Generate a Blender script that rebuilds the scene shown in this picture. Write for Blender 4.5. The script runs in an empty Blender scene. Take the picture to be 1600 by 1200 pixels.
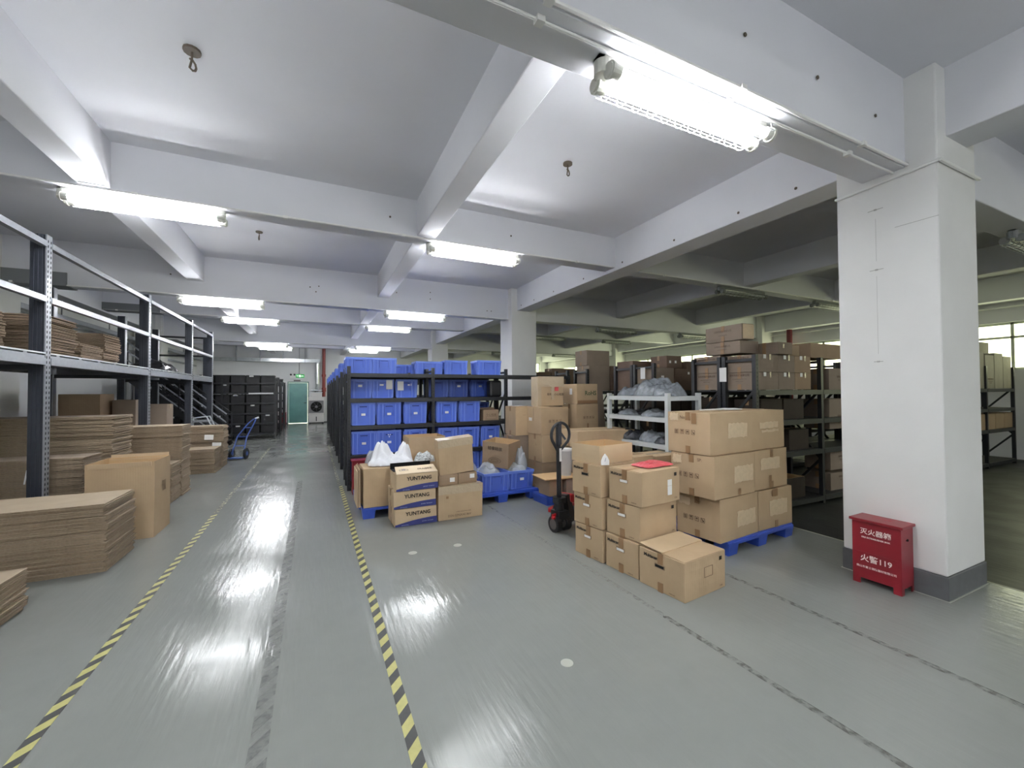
import bpy, bmesh, math, random
from mathutils import Vector, Matrix, Euler, noise
random.seed(7)
PI = math.pi
def R(a): return math.radians(a)
sc = bpy.context.scene
COL = sc.collection

# ---------------------------------------------------------------- camera
cam_data = bpy.data.cameras.new('camera')
cam_data.sensor_fit = 'HORIZONTAL'
cam_data.sensor_width = 36.0
cam_data.lens = 647.5/1600*36.0
cam_data.clip_start = 0.05
cam_data.clip_end = 200
cam = bpy.data.objects.new('camera', cam_data)
COL.objects.link(cam)
_yaw, _pit, _rol = 0.442435, 0.0182349, -0.00598307
_f = Vector((math.sin(_yaw)*math.cos(_pit), math.cos(_yaw)*math.cos(_pit), math.sin(_pit)))
_r = Vector((math.cos(_yaw), -math.sin(_yaw), 0)); _u = _r.cross(_f)
_r2 = _r*math.cos(_rol)+_u*math.sin(_rol); _u2 = -_r*math.sin(_rol)+_u*math.cos(_rol)
_m = Matrix((( _r2.x, _u2.x, -_f.x, 0), (_r2.y, _u2.y, -_f.y, 0), (_r2.z, _u2.z, -_f.z, 1.5), (0, 0, 0, 1)))
cam.matrix_world = _m
sc.camera = cam

# ---------------------------------------------------------------- world, exposure
TUBE = 52.0
world = bpy.data.worlds.new('world'); sc.world = world
world.use_nodes = True
_bg = world.node_tree.nodes['Background']
_bg.inputs[0].default_value = (1.0, 0.985, 0.72, 1)
_bg.inputs[1].default_value = 3.2
sc.view_settings.view_transform = 'Standard'
sc.view_settings.look = 'None'
sc.view_settings.exposure = 1.2
sc.view_settings.gamma = 1.0
sc.view_settings.use_curve_mapping = False
sc.cycles.use_denoising = True
sc.cycles.max_bounces = 8
sc.cycles.diffuse_bounces = 5
sc.cycles.glossy_bounces = 3
sc.cycles.transmission_bounces = 4
sc.cycles.transparent_max_bounces = 10
sc.cycles.caustics_reflective = False
sc.cycles.caustics_refractive = False
sc.cycles.sample_clamp_indirect = 6.0

# ---------------------------------------------------------------- materials
def S(c):   # 8-bit sRGB to linear
    return tuple(((x/255)/12.92 if x/255 <= .04045 else ((x/255+.055)/1.055)**2.4) for x in c)+(1,)
MATS = {}
def mat(name, rgb, rough=.6, metal=0, noise_amt=0, nscale=8, bump=0, bscale=40, spec=.5, emit=None, alpha=1, trans=0, stretch=None):
    if name in MATS: return MATS[name]
    m = bpy.data.materials.new(name); m.use_nodes = True
    nt = m.node_tree; b = nt.nodes['Principled BSDF']
    c = S(rgb)
    b.inputs['Base Color'].default_value = c
    b.inputs['Roughness'].default_value = rough
    b.inputs['Metallic'].default_value = metal
    b.inputs['Specular IOR Level'].default_value = spec
    if emit:
        b.inputs['Emission Color'].default_value = S(emit[0]); b.inputs['Emission Strength'].default_value = emit[1]
    if alpha < 1: b.inputs['Alpha'].default_value = alpha
    if trans: b.inputs['Transmission Weight'].default_value = trans
    tc = None
    if noise_amt or bump:
        tc = nt.nodes.new('ShaderNodeTexCoord')
        vec = tc.outputs['Object']
        if stretch:
            mp = nt.nodes.new('ShaderNodeMapping'); mp.inputs['Scale'].default_value = stretch
            nt.links.new(vec, mp.inputs[0]); vec = mp.outputs[0]
    if noise_amt:
        n = nt.nodes.new('ShaderNodeTexNoise'); n.inputs['Scale'].default_value = nscale; n.inputs['Detail'].default_value = 5
        nt.links.new(vec, n.inputs['Vector'])
        mr = nt.nodes.new('ShaderNodeMapRange'); mr.inputs[1].default_value = .3; mr.inputs[2].default_value = .7
        mr.inputs[3].default_value = 1-noise_amt; mr.inputs[4].default_value = 1+noise_amt
        nt.links.new(n.outputs[0], mr.inputs[0])
        mx = nt.nodes.new('ShaderNodeVectorMath'); mx.operation = 'SCALE'
        mx.inputs[0].default_value = c[:3]; nt.links.new(mr.outputs[0], mx.inputs['Scale'])
        nt.links.new(mx.outputs[0], b.inputs['Base Color'])
    if bump:
        n2 = nt.nodes.new('ShaderNodeTexNoise'); n2.inputs['Scale'].default_value = bscale; n2.inputs['Detail'].default_value = 4
        nt.links.new(vec, n2.inputs['Vector'])
        bp = nt.nodes.new('ShaderNodeBump'); bp.inputs['Strength'].default_value = bump; bp.inputs['Distance'].default_value = .01
        nt.links.new(n2.outputs[0], bp.inputs['Height']); nt.links.new(bp.outputs[0], b.inputs['Normal'])
    MATS[name] = m
    return m
def cardboard(name, rgb, amt=.05):
    """kraft board: soft blotches and a faint vertical flute"""
    if name in MATS: return MATS[name]
    m = mat(name, rgb, .72, noise_amt=amt, nscale=5, spec=.25)
    nt = m.node_tree; b = nt.nodes['Principled BSDF']
    tc = nt.nodes.new('ShaderNodeTexCoord'); w = nt.nodes.new('ShaderNodeTexWave')
    w.bands_direction = 'DIAGONAL'; w.inputs['Scale'].default_value = 30; w.inputs['Distortion'].default_value = 0.6
    mp = nt.nodes.new('ShaderNodeMapping'); mp.inputs['Scale'].default_value = (1, 1, 0.0)
    nt.links.new(tc.outputs['Object'], mp.inputs[0]); nt.links.new(mp.outputs[0], w.inputs[0])
    bp = nt.nodes.new('ShaderNodeBump'); bp.inputs['Strength'].default_value = .12; bp.inputs['Distance'].default_value = .002
    n = nt.nodes.new('ShaderNodeTexNoise'); n.inputs['Scale'].default_value = 4; n.inputs['Detail'].default_value = 3
    nt.links.new(tc.outputs['Object'], n.inputs['Vector'])
    bp2 = nt.nodes.new('ShaderNodeBump'); bp2.inputs['Strength'].default_value = .35; bp2.inputs['Distance'].default_value = .03
    nt.links.new(n.outputs[0], bp2.inputs['Height'])
    nt.links.new(w.outputs[0], bp.inputs['Height']); nt.links.new(bp2.outputs[0], bp.inputs['Normal']); nt.links.new(bp.outputs[0], b.inputs['Normal'])
    return m
K1 = cardboard('kraft_board', (188, 164, 132))
K2 = cardboard('kraft_board_pale', (198, 175, 143))
K3 = cardboard('kraft_board_brown', (156, 134, 110))
K4 = cardboard('kraft_board_grey', (138, 124, 110))
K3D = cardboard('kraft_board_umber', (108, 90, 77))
K6 = cardboard('kraft_board_deep_shade', (52, 44, 38))  # kraft with the shade of the rack interior put into its colour
KF = cardboard('kraft_board_flat', (172, 156, 134))
KI = cardboard('kraft_board_inside', (196, 166, 126))
KE = mat('board_edge', (158, 140, 118), .8, noise_amt=.15, nscale=50)
TAPEM = mat('brown_packing_tape', (150, 118, 84), .35)
TAPES = mat('clear_packing_tape', (196, 178, 150), .1, bump=1.0, bscale=22, spec=1.0)
SCAR = mat('torn_paper_patch', (212, 192, 160), .85, noise_amt=.06, nscale=25)
INK = mat('black_ink', (40, 34, 30), .7)
INKB = mat('brown_ink', (96, 74, 56), .7)
INKG = mat('green_ink', (78, 96, 62), .7)
INKN = mat('navy_ink', (52, 58, 118), .5)
INKP = mat('pale_blue_ink', (170, 180, 215), .5)
CREAM = mat('cream_board', (236, 216, 184), .6)
PAPER = mat('white_paper', (238, 238, 236), .6)
INKW = mat('white_ink', (245, 232, 226), .5)
BLUE = mat('blue_polypropylene', (74, 104, 200), .38, noise_amt=.06, nscale=3)
BLUER = mat('blue_rib_highlight', (108, 136, 218), .45)  # lighter blue paints the light caught by rib and rim edges
BLUEL = mat('blue_polypropylene_worn', (86, 114, 206), .42, noise_amt=.08, nscale=4)
BLUEP = mat('blue_pallet_plastic', (52, 82, 178), .45, noise_amt=.12, nscale=9)
GRIPB = mat('shaded_blue_slot', (30, 50, 128), .6)
BLACK = mat('black_painted_steel', (30, 32, 36), .42, noise_amt=.1, nscale=12)
BLACKP = mat('black_polypropylene', (15, 16, 19), .5)
BLACKM = mat('black_side_sheet', (30, 31, 35), .55)
HOLE = mat('dark_opening', (8, 8, 9), .9)
SLATE = mat('slate_painted_steel', (46, 50, 59), .38, noise_amt=.12, nscale=14)
GALV = mat('grey_beam_steel', (150, 154, 160), .35, metal=.35, noise_amt=.08, nscale=20)
GALVL = mat('bright_lip_steel', (205, 210, 214), .35, metal=.2)
SILVER = mat('light_grey_powder_coat', (200, 205, 205), .4)
BOARDG = mat('shelf_board_grey', (150, 150, 148), .6)
BOARDD = mat('shelf_board_dark', (38, 38, 41), .6)
WALLM = mat('white_emulsion', (226, 227, 228), .85, noise_amt=.025, nscale=1.5, bump=.15, bscale=9)
CEILM = mat('ceiling_emulsion', (222, 223, 228), .88, noise_amt=.03, nscale=1.2, bump=.15, bscale=5)
PILM = mat('pillar_plaster', (228, 228, 226), .85, noise_amt=.03, nscale=2.5, bump=.25, bscale=7)
GREYP = mat('grey_paint_band', (92, 94, 96), .6, noise_amt=.12, nscale=12)
PATCHG = mat('grey_beam_patch', (128, 131, 134), .8)
CONDM = mat('white_conduit', (232, 232, 230), .4)
REDM = mat('dark_red_enamel', (132, 30, 40), .32, noise_amt=.06, nscale=6)
REDP = mat('red_pipe_paint', (140, 58, 52), .45)
PINK = mat('red_plastic_film', (214, 92, 98), .3, bump=.5, bscale=50)
REDJ = mat('red_truck_enamel', (170, 30, 36), .3)
BAGW = mat('white_film', (240, 242, 246), .35, bump=.4, bscale=14)
BAGC = mat('clear_film', (196, 202, 208), .14, alpha=.55, bump=.9, bscale=22)
BAGG = mat('grey_bagged_goods', (132, 138, 144), .16, alpha=.9, bump=1.0, bscale=26, noise_amt=.35, nscale=14)
BAGD = mat('dark_bagged_goods', (52, 54, 60), .2, bump=1.0, bscale=26, noise_amt=.4, nscale=16)
FOIL = mat('aluminium_duct', (200, 205, 206), .28, metal=.85, noise_amt=.1, nscale=8)
DOORM = mat('teal_door_film', (104, 158, 152), .3, noise_amt=.12, nscale=2.5, bump=.6, bscale=4)
DOORF = mat('teal_door_frame', (72, 120, 116), .4)
COOLM = mat('cooler_plastic', (206, 204, 202), .45)
COOLD = mat('cooler_grille', (120, 120, 122), .5)
EXITG = mat('lit_exit_green', (30, 130, 60), .4, emit=((40, 150, 70), .35))
EXITW = mat('lit_exit_white', (240, 255, 240), .4, emit=((220, 255, 220), .9))
YEL = mat('yellow_tape', (182, 178, 112), .5, noise_amt=.08, nscale=30)
BLK = mat('black_tape', (52, 54, 52), .5, noise_amt=.15, nscale=30)
def residue(name, rgb, lo, hi):
    m = mat(name, rgb, .5); nt = m.node_tree; b = nt.nodes['Principled BSDF']
    tc = nt.nodes.new('ShaderNodeTexCoord'); n = nt.nodes.new('ShaderNodeTexNoise'); n.inputs['Scale'].default_value = 28; n.inputs['Detail'].default_value = 6
    nt.links.new(tc.outputs['Object'], n.inputs['Vector'])
    mr = nt.nodes.new('ShaderNodeMapRange'); mr.inputs[1].default_value = .42; mr.inputs[2].default_value = .62; mr.inputs[3].default_value = lo; mr.inputs[4].default_value = hi
    nt.links.new(n.outputs[0], mr.inputs[0]); nt.links.new(mr.outputs[0], b.inputs['Alpha'])
    return m
GHOST = residue('tape_residue', (112, 115, 112), .15, .6)
GHOST3 = residue('dark_tape_residue', (108, 107, 100), .05, .6)
GHOST2 = residue('tape_residue_pale', (150, 152, 146), .0, .45)
YELF = residue('worn_yellow_tape', (186, 186, 150), .0, .9)
STAIN = mat('pale_floor_patch', (172, 174, 164), .5)
RUBBER = mat('black_rubber', (26, 26, 28), .5)
WHEELG = mat('worn_wheel', (96, 92, 88), .55)
PLY = mat('plywood', (222, 186, 138), .6, noise_amt=.08, nscale=10, stretch=(1, 6, 1))
LAMPB = mat('lamp_housing', (214, 214, 206), .45)
LAMPO = mat('unlit_tube', (215, 220, 218), .12)
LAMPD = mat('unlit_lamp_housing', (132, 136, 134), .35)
TUBEM = mat('lit_tube', (255, 255, 255), .4, emit=((250, 252, 255), TUBE))
REFLM = mat('lamp_reflector', (246, 246, 246), .5)
WIREM = mat('wire_guard', (222, 224, 222), .4)
HOOKM = mat('rusty_hook', (92, 82, 70), .7)
WINM = mat('window_frame_paint', (196, 202, 186), .5)
BLUET = mat('blue_hand_truck', (58, 84, 150), .4)
TRANSL = mat('frosted_plastic', (205, 205, 205), .3, alpha=.8)
def glass():
    m = bpy.data.materials.new('window_glass'); m.use_nodes = True
    nt = m.node_tree; nt.nodes.clear()
    o = nt.nodes.new('ShaderNodeOutputMaterial'); t = nt.nodes.new('ShaderNodeBsdfTransparent'); g = nt.nodes.new('ShaderNodeBsdfGlossy')
    t.inputs[0].default_value = (.93, .96, .88, 1); g.inputs['Roughness'].default_value = .05
    mx = nt.nodes.new('ShaderNodeMixShader'); mx.inputs[0].default_value = .06
    nt.links.new(t.outputs[0], mx.inputs[1]); nt.links.new(g.outputs[0], mx.inputs[2]); nt.links.new(mx.outputs[0], o.inputs[0])
    return m
GLASS = glass()
def floor_mat(name, rgb, r0, r1):
    m = mat(name, rgb, .3, spec=.2); nt = m.node_tree; b = nt.nodes['Principled BSDF']
    tc = nt.nodes.new('ShaderNodeTexCoord')
    def nz(s, d, st=None):
        n = nt.nodes.new('ShaderNodeTexNoise'); n.inputs['Scale'].default_value = s; n.inputs['Detail'].default_value = d
        v = tc.outputs['Object']
        if st:
            mp = nt.nodes.new('ShaderNodeMapping'); mp.inputs['Scale'].default_value = st[0]; mp.inputs['Rotation'].default_value = (0, 0, st[1])
            nt.links.new(v, mp.inputs[0]); v = mp.outputs[0]
        nt.links.new(v, n.inputs['Vector']); return n
    a = nz(.9, 6); c2 = nz(9, 8)
    ad = nt.nodes.new('ShaderNodeMath'); ad.operation = 'ADD'; nt.links.new(a.outputs[0], ad.inputs[0])
    ml = nt.nodes.new('ShaderNodeMath'); ml.operation = 'MULTIPLY'; ml.inputs[1].default_value = .35; nt.links.new(c2.outputs[0], ml.inputs[0]); nt.links.new(ml.outputs[0], ad.inputs[1])
    mr = nt.nodes.new('ShaderNodeMapRange'); mr.inputs[1].default_value = .45; mr.inputs[2].default_value = .9; mr.inputs[3].default_value = .95; mr.inputs[4].default_value = 1.05
    nt.links.new(ad.outputs[0], mr.inputs[0])
    sc_ = nt.nodes.new('ShaderNodeVectorMath'); sc_.operation = 'SCALE'; sc_.inputs[0].default_value = S(rgb)[:3]
    nt.links.new(mr.outputs[0], sc_.inputs['Scale']); nt.links.new(sc_.outputs[0], b.inputs['Base Color'])
    r = nz(2.0, 5); r2 = nt.nodes.new('ShaderNodeMapRange'); r2.inputs[1].default_value = .38; r2.inputs[2].default_value = .64; r2.inputs[3].default_value = r0; r2.inputs[4].default_value = r1
    nt.links.new(r.outputs[0], r2.inputs[0]); nt.links.new(r2.outputs[0], b.inputs['Roughness'])
    h1 = nz(30, 3, ((1, .12, 1), .5)); h2 = nz(26, 3, ((1, .1, 1), -.8)); h3 = nz(3.2, 3)
    def mul(n, k):
        q = nt.nodes.new('ShaderNodeMath'); q.operation = 'MULTIPLY'; q.inputs[1].default_value = k; nt.links.new(n.outputs[0], q.inputs[0]); return q
    hs = nt.nodes.new('ShaderNodeMath'); hs.operation = 'ADD'; nt.links.new(mul(h1, .5).outputs[0], hs.inputs[0]); nt.links.new(mul(h2, .5).outputs[0], hs.inputs[1])
    h4 = nt.nodes.new('ShaderNodeMath'); h4.operation = 'ADD'; nt.links.new(hs.outputs[0], h4.inputs[0]); nt.links.new(mul(h3, .35).outputs[0], h4.inputs[1])
    bp = nt.nodes.new('ShaderNodeBump'); bp.inputs['Strength'].default_value = .16; bp.inputs['Distance'].default_value = .02
    nt.links.new(h4.outputs[0], bp.inputs['Height']); nt.links.new(bp.outputs[0], b.inputs['Normal'])
    return m
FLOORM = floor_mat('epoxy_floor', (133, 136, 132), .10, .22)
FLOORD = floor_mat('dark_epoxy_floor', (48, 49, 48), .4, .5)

# ---------------------------------------------------------------- mesh helpers
class MB:
    def __init__(s): s.v = []; s.f = []; s.m = []
    def add(s, vs, fs, m=0, M=None):
        n = len(s.v)
        for p in vs:
            p = Vector(p); s.v.append(tuple(M @ p) if M else tuple(p))
        for f in fs: s.f.append(tuple(i+n for i in f)); s.m.append(m)
    def box(s, x0, y0, z0, x1, y1, z1, m=0, M=None):
        s.add([(x0,y0,z0),(x1,y0,z0),(x1,y1,z0),(x0,y1,z0),(x0,y0,z1),(x1,y0,z1),(x1,y1,z1),(x0,y1,z1)],
              [(0,3,2,1),(4,5,6,7),(0,1,5,4),(1,2,6,5),(2,3,7,6),(3,0,4,7)], m, M)
    def bar(s, p, q, w, h, m=0, up=(0, 0, 1)):
        p = Vector(p); q = Vector(q); d = (q-p); L = d.length; d.normalize(); up = Vector(up)
        if abs(d.dot(up)) > .98: up = Vector((0, 1, 0))
        a = d.cross(up).normalized(); b = a.cross(d)
        M = Matrix(((a.x,d.x,b.x,p.x),(a.y,d.y,b.y,p.y),(a.z,d.z,b.z,p.z),(0,0,0,1)))
        s.box(-w/2, 0, -h/2, w/2, L, h/2, m, M)
    def cyl(s, p, q, r, n=10, m=0, r2=None, cap=True):
        p = Vector(p); q = Vector(q); d = (q-p).normalized(); r2 = r if r2 is None else r2
        a = d.orthogonal().normalized(); b = d.cross(a)
        vs = []; fs = []
        for k, (c, rr) in enumerate(((p, r), (q, r2))):
            for i in range(n):
                t = 2*PI*i/n; vs.append(c+a*math.cos(t)*rr+b*math.sin(t)*rr)
        for i in range(n): fs.append((i, (i+1) % n, n+(i+1) % n, n+i))
        if cap: fs.append(tuple(range(n-1, -1, -1))); fs.append(tuple(range(n, 2*n)))
        s.add(vs, fs, m)
    def tube(s, pts, r, n=8, m=0, closed=False):
        pts = [Vector(p) for p in pts]; N = len(pts); vs = []; fs = []; prev = None
        for i, p in enumerate(pts):
            if closed: t = (pts[(i+1) % N]-pts[i-1]).normalized()
            else: t = (pts[min(i+1, N-1)]-pts[max(i-1, 0)]).normalized()
            a = t.orthogonal().normalized() if prev is None else (prev-t*prev.dot(t)).normalized()
            prev = a; b = t.cross(a)
            for k in range(n):
                u = 2*PI*k/n; vs.append(p+a*math.cos(u)*r+b*math.sin(u)*r)
        for i in range(N if closed else N-1):
            j = (i+1) % N
            for k in range(n): fs.append((i*n+k, i*n+(k+1) % n, j*n+(k+1) % n, j*n+k))
        if not closed:
            fs.append(tuple(range(n-1, -1, -1))); fs.append(tuple((N-1)*n+k for k in range(n)))
        s.add(vs, fs, m)
    def mesh(s, name, mats, smooth=False, bevel=0):
        me = bpy.data.meshes.new(name); me.from_pydata(s.v, [], s.f)
        for mm in (mats if isinstance(mats, (list, tuple)) else [mats]): me.materials.append(mm)
        for i, p in enumerate(me.polygons): p.material_index = s.m[i]; p.use_smooth = smooth
        me.update()
        return me
def obj(name, me, parent=None, loc=(0, 0, 0), rot=(0, 0, 0), bevel=0, label=None):
    o = bpy.data.objects.new(name, me); COL.objects.link(o)
    o.location = loc; o.rotation_euler = rot
    if parent: o.parent = parent
    if bevel:
        b = o.modifiers.new('bevel', 'BEVEL'); b.width = bevel; b.segments = 2; b.limit_method = 'ANGLE'; b.angle_limit = R(40)
    if label: o['label'] = label
    return o
def tag(o, label, cat, group=None):
    o['label'] = label; o['category'] = cat
    if group: o['group'] = group
    return o
def thing(name, label, cat, loc=(0, 0, 0), rz=0, group=None, rot=None):
    o = bpy.data.objects.new(name, None); COL.objects.link(o); o.empty_display_size = .1
    o.location = loc; o.rotation_euler = rot if rot else (0, 0, rz)
    return tag(o, label, cat, group)
def struct(name, me, label=None, parent=None, bevel=0):
    o = obj(name, me, parent, bevel=bevel)
    if not parent:
        o['kind'] = 'structure'
        if label: o['label'] = label
    return o
def copy_tree(o, parent=None):
    c = o.copy(); COL.objects.link(c); c.parent = parent
    for ch in [x for x in list(o.children)]: copy_tree(ch, c)
    return c
def dup(root, loc, rz=None, label=None, group=None):
    c = copy_tree(root); c.location = loc
    if rz is not None: c.rotation_euler = (0, 0, rz)
    if label: c['label'] = label
    if group: c['group'] = group
    return c
TXT = {}
def text_mesh(t, size, m, bold=0, shear=0):
    k = (t, size, m.name, bold, shear)
    if k in TXT: return TXT[k]
    cu = bpy.data.curves.new('lettering', 'FONT'); cu.body = t; cu.size = size; cu.align_x = 'CENTER'; cu.align_y = 'CENTER'
    cu.offset = bold; cu.extrude = .0003; cu.shear = shear; cu.resolution_u = 2
    o = bpy.data.objects.new('tmp', cu); COL.objects.link(o)
    dg = bpy.context.evaluated_depsgraph_get(); dg.update()
    me = bpy.data.meshes.new_from_object(o.evaluated_get(dg)); me.name = 'lettering'
    bpy.data.objects.remove(o)
    me.materials.clear(); me.materials.append(m)
    TXT[k] = me
    return me
def face_xf(face, w, d, h, u, v, e=.0025):
    if face == 'F': return (u, -d/2-e, v), (PI/2, 0, 0)
    if face == 'L': return (-w/2-e, -u, v), (PI/2, 0, -PI/2)
    if face == 'T': return (u, v, h+e), (0, 0, 0)
    if face == 'R': return (w/2+e, u, v), (PI/2, 0, PI/2)
QM = {}
def rect_mesh(w, h, m, rag=0, seed=0):
    k = (round(w, 3), round(h, 3), m.name, rag, seed)
    if k in QM: return QM[k]
    b = MB()
    if not rag: b.box(-w/2, -h/2, -.0008, w/2, h/2, .0008)
    else:
        rn = random.Random(seed); pts = []
        for i in range(10): pts.append((-w/2+w*i/10, -h/2+rn.uniform(-rag, rag)))
        for i in range(5): pts.append((w/2+rn.uniform(-rag, rag), -h/2+h*i/5))
        for i in range(10): pts.append((w/2-w*i/10, h/2+rn.uniform(-rag, rag)))
        for i in range(5): pts.append((-w/2+rn.uniform(-rag, rag), h/2-h*i/5))
        n = len(pts)
        vs = [(x, y, .0008) for x, y in pts]+[(x, y, -.0008) for x, y in pts]
        b.add(vs, [tuple(range(n))]+[(i, n+i, n+(i+1) % n, (i+1) % n) for i in range(n)])
    QM[k] = b.mesh('patch', m)
    return QM[k]
def icons_mesh(s, m, n=4):
    k = ('ic', s, m.name, n)
    if k in QM: return QM[k]
    b = MB(); t = s*.06
    for i in range(n):
        x = (i-(n-1)/2)*s*1.75
        def rc(x0, y0, x1, y1): b.box(x+x0*s, y0*s, -.0006, x+x1*s, y1*s, .0006)
        def ln(x0, y0, x1, y1, w=.09): b.bar((x+x0*s, y0*s, 0), (x+x1*s, y1*s, 0), w*s, .0012)
        rc(-.55, -.6, .55, -.53); rc(-.55, .53, .55, .6); rc(-.55, -.53, -.48, .53); rc(.48, -.53, .55, .53)
        if i == 0:
            for q in range(4): rc(-.3, -.4+q*.22, .3, -.28+q*.22)
        elif i == 1:
            rc(-.22, .1, .22, .42); rc(-.05, -.3, .05, .1); rc(-.2, -.38, .2, -.3)
        elif i == 2:
            rc(-.32, .02, .32, .12); rc(-.24, .12, .24, .24); rc(-.12, .24, .12, .33); rc(-.04, -.35, .04, .02)
        else:
            ln(-.3, .35, .05, -.1); ln(.3, -.35, -.05, .1); rc(-.05, -.35, .3, -.05)
    QM[k] = b.mesh('symbols', m)
    return QM[k]
BODY = {}
def rough_box(w, d, h, seed=0, amp=.003, bulge=.006, n=4, mats=(None,), open_top=False):
    """a carton shell with slightly bowed sides"""
    key = (round(w,3), round(d,3), round(h,3), seed, mats[0].name, open_top)
    if key in BODY: return BODY[key]
    b = MB(); idx = {}
    def P(i, j, k):
        if (i, j, k) in idx: return idx[(i, j, k)]
        x, y, z = (i/n-.5)*w, (j/n-.5)*d, k/n*h
        sx = math.sin(PI*j/n)*math.sin(PI*k/n); sy = math.sin(PI*i/n)*math.sin(PI*k/n)
        if i in (0, n): x += (1 if i else -1)*sx*bulge
        if j in (0, n): y += (1 if j else -1)*sy*bulge
        if k == n: z -= .004*math.sin(PI*i/n)*math.sin(PI*j/n)
        nv = noise.noise_vector(Vector((x*4+seed*3.1, y*4, z*4)))
        x += nv.x*amp; y += nv.y*amp
        if k not in (0,): z += nv.z*amp*.6
        b.v.append((x, y, z)); idx[(i, j, k)] = len(b.v)-1
        return idx[(i, j, k)]
    def q(*a): b.f.append(a); b.m.append(0)
    for i in range(n):
        for j in range(n):
            q(P(i,j,0), P(i,j+1,0), P(i+1,j+1,0), P(i+1,j,0))
            if not open_top: q(P(i,j,n), P(i+1,j,n), P(i+1,j+1,n), P(i,j+1,n))
            q(P(i,0,j), P(i+1,0,j), P(i+1,0,j+1), P(i,0,j+1)); q(P(i,n,j), P(i,n,j+1), P(i+1,n,j+1), P(i+1,n,j))
            q(P(0,i,j), P(0,i,j+1), P(0,i+1,j+1), P(0,i+1,j)); q(P(n,i,j), P(n,i+1,j), P(n,i+1,j+1), P(n,i,j+1))
    BODY[key] = b.mesh('carton_body', list(mats))
    return BODY[key]
def grid_pos(nx, ny, ang, w, d):
    a = R(ang); return (nx+math.cos(a)*w/2-math.sin(a)*d/2, ny+math.sin(a)*w/2+math.cos(a)*d/2)
def nth(n):
    return '%d%s' % (n, 'th' if 10 <= n % 100 <= 20 else {1: 'st', 2: 'nd', 3: 'rd'}.get(n % 10, 'th'))
_seed = [0]
def carton(label, n, ang, w, d, h, z0=0, m=K1, open_=False, marks=(), tape=True, taped='F', group=None, flaps=True, name='cardboard_box', tilt=None, seam='x', tapem=TAPEM):
    """n = the corner nearest the camera (local min x, min y)"""
    _seed[0] += 1; sd = _seed[0]
    cx, cy = grid_pos(n[0], n[1], ang, w, d)
    t = thing(name, label, 'box', (cx, cy, z0), R(ang), group)
    if tilt: t.rotation_euler = (tilt[0], tilt[1], R(ang))
    hb = h-.006 if not open_ else h
    if open_:
        o = obj('body', rough_box(w, d, h, sd % 5, mats=(m, KI), open_top=True), t)
        so = o.modifiers.new('board', 'SOLIDIFY'); so.thickness = .006; so.offset = -1; so.material_offset = 1; so.material_offset_rim = 1
    else:
        obj('body', rough_box(w, d, hb, sd % 5, mats=(m,)), t, bevel=.004)
        if flaps:
            for sgn in (-1, 1):
                b = MB()
                if seam == 'x': b.box(-w/2+.002, 0.0015 if sgn > 0 else -d/2+.001, hb-.002, w/2-.002, d/2-.001 if sgn > 0 else -.0015, hb+.005)
                else: b.box(.0015 if sgn > 0 else -w/2+.001, -d/2+.002, hb-.002, w/2-.001 if sgn > 0 else -.0015, d/2-.002, hb+.005)
                obj('top_flap', b.mesh('top_flap', m), t)
        if tape:
            b = MB(); tw = .024; ends = []
            if seam == 'x':
                b.box(-w/2-.004, -tw, h-.001, w/2+.004, tw, h+.0012)
                for sx in (-1, 1):
                    x0 = sx*(w/2+.0065); b.box(min(x0, x0-sx*.004), -tw, h-.075, max(x0, x0-sx*.004), tw, h)
                    ends.append((min(x0, x0-sx*.004), -tw, .002, max(x0, x0-sx*.004), tw, .07))
            else:
                b.box(-tw, -d/2-.004, h-.001, tw, d/2+.004, h+.0012)
                for sy in (-1, 1):
                    y0 = sy*(d/2+.0065); b.box(-tw, min(y0, y0-sy*.004), h-.075, tw, max(y0, y0-sy*.004), h)
                    ends.append((-tw, min(y0, y0-sy*.004), .002, tw, max(y0, y0-sy*.004), .07))
            obj('packing_tape', b.mesh('packing_tape', tapem), t, label='brown packing tape')
            q = MB(); q.box(*ends[0]); obj('tape_end', q.mesh('tape_end', tapem), t, label='short end of brown tape')
    for mk in marks: mark(t, mk, w, d, h)
    return t
def mark(t, mk, w, d, h):
    kind, face, u, v = mk[:4]
    loc, rot = face_xf(face, w, d, h, u, v, .0095 if face in 'LFR' else .003)
    if kind == 'text':
        _, _, _, _, s, size, mm = mk[:7]
        obj('printed_text', text_mesh(s, size, mm, mk[7] if len(mk) > 7 else 0), t, loc, rot, label='printed text '+s)
    elif kind == 'rect': obj(mk[7] if len(mk) > 7 else 'paper_label', rect_mesh(mk[4], mk[5], mk[6]), t, loc, rot)
    elif kind == 'scar': obj('torn_patch', rect_mesh(mk[4], mk[5], mk[6], .006, int(w*100+u*77+h*50)), t, loc, rot, label='pale patch of torn off paper')
    elif kind == 'icons': obj('handling_symbols', icons_mesh(mk[4], mk[5]), t, loc, rot, label='printed handling symbols')
    elif kind == 'frame':
        b = MB(); a, c = mk[4], mk[5]
        for r in ((-a/2, -c/2, a/2, -c/2+.003), (-a/2, c/2-.003, a/2, c/2), (-a/2, -c/2, -a/2+.003, c/2), (a/2-.003, -c/2, a/2, c/2)):
            b.box(r[0], r[1], -.0005, r[2], r[3], .0005)
        obj('printed_frame', b.mesh('printed_frame', mk[6]), t, loc, rot)
# ================================================================ the building
XL, XR, YN, YB, ZC = -4.85, 13.45, -6.6, 23.05, 3.865
MAINY = (1.67, 8.83, 15.99, -5.49); SECY = (5.2, 12.4, 19.55, -1.91)
MAINX = (-4.5, 4.35, 13.2); SECX = (-1.855, 1.24, 7.3, 10.25)

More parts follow.
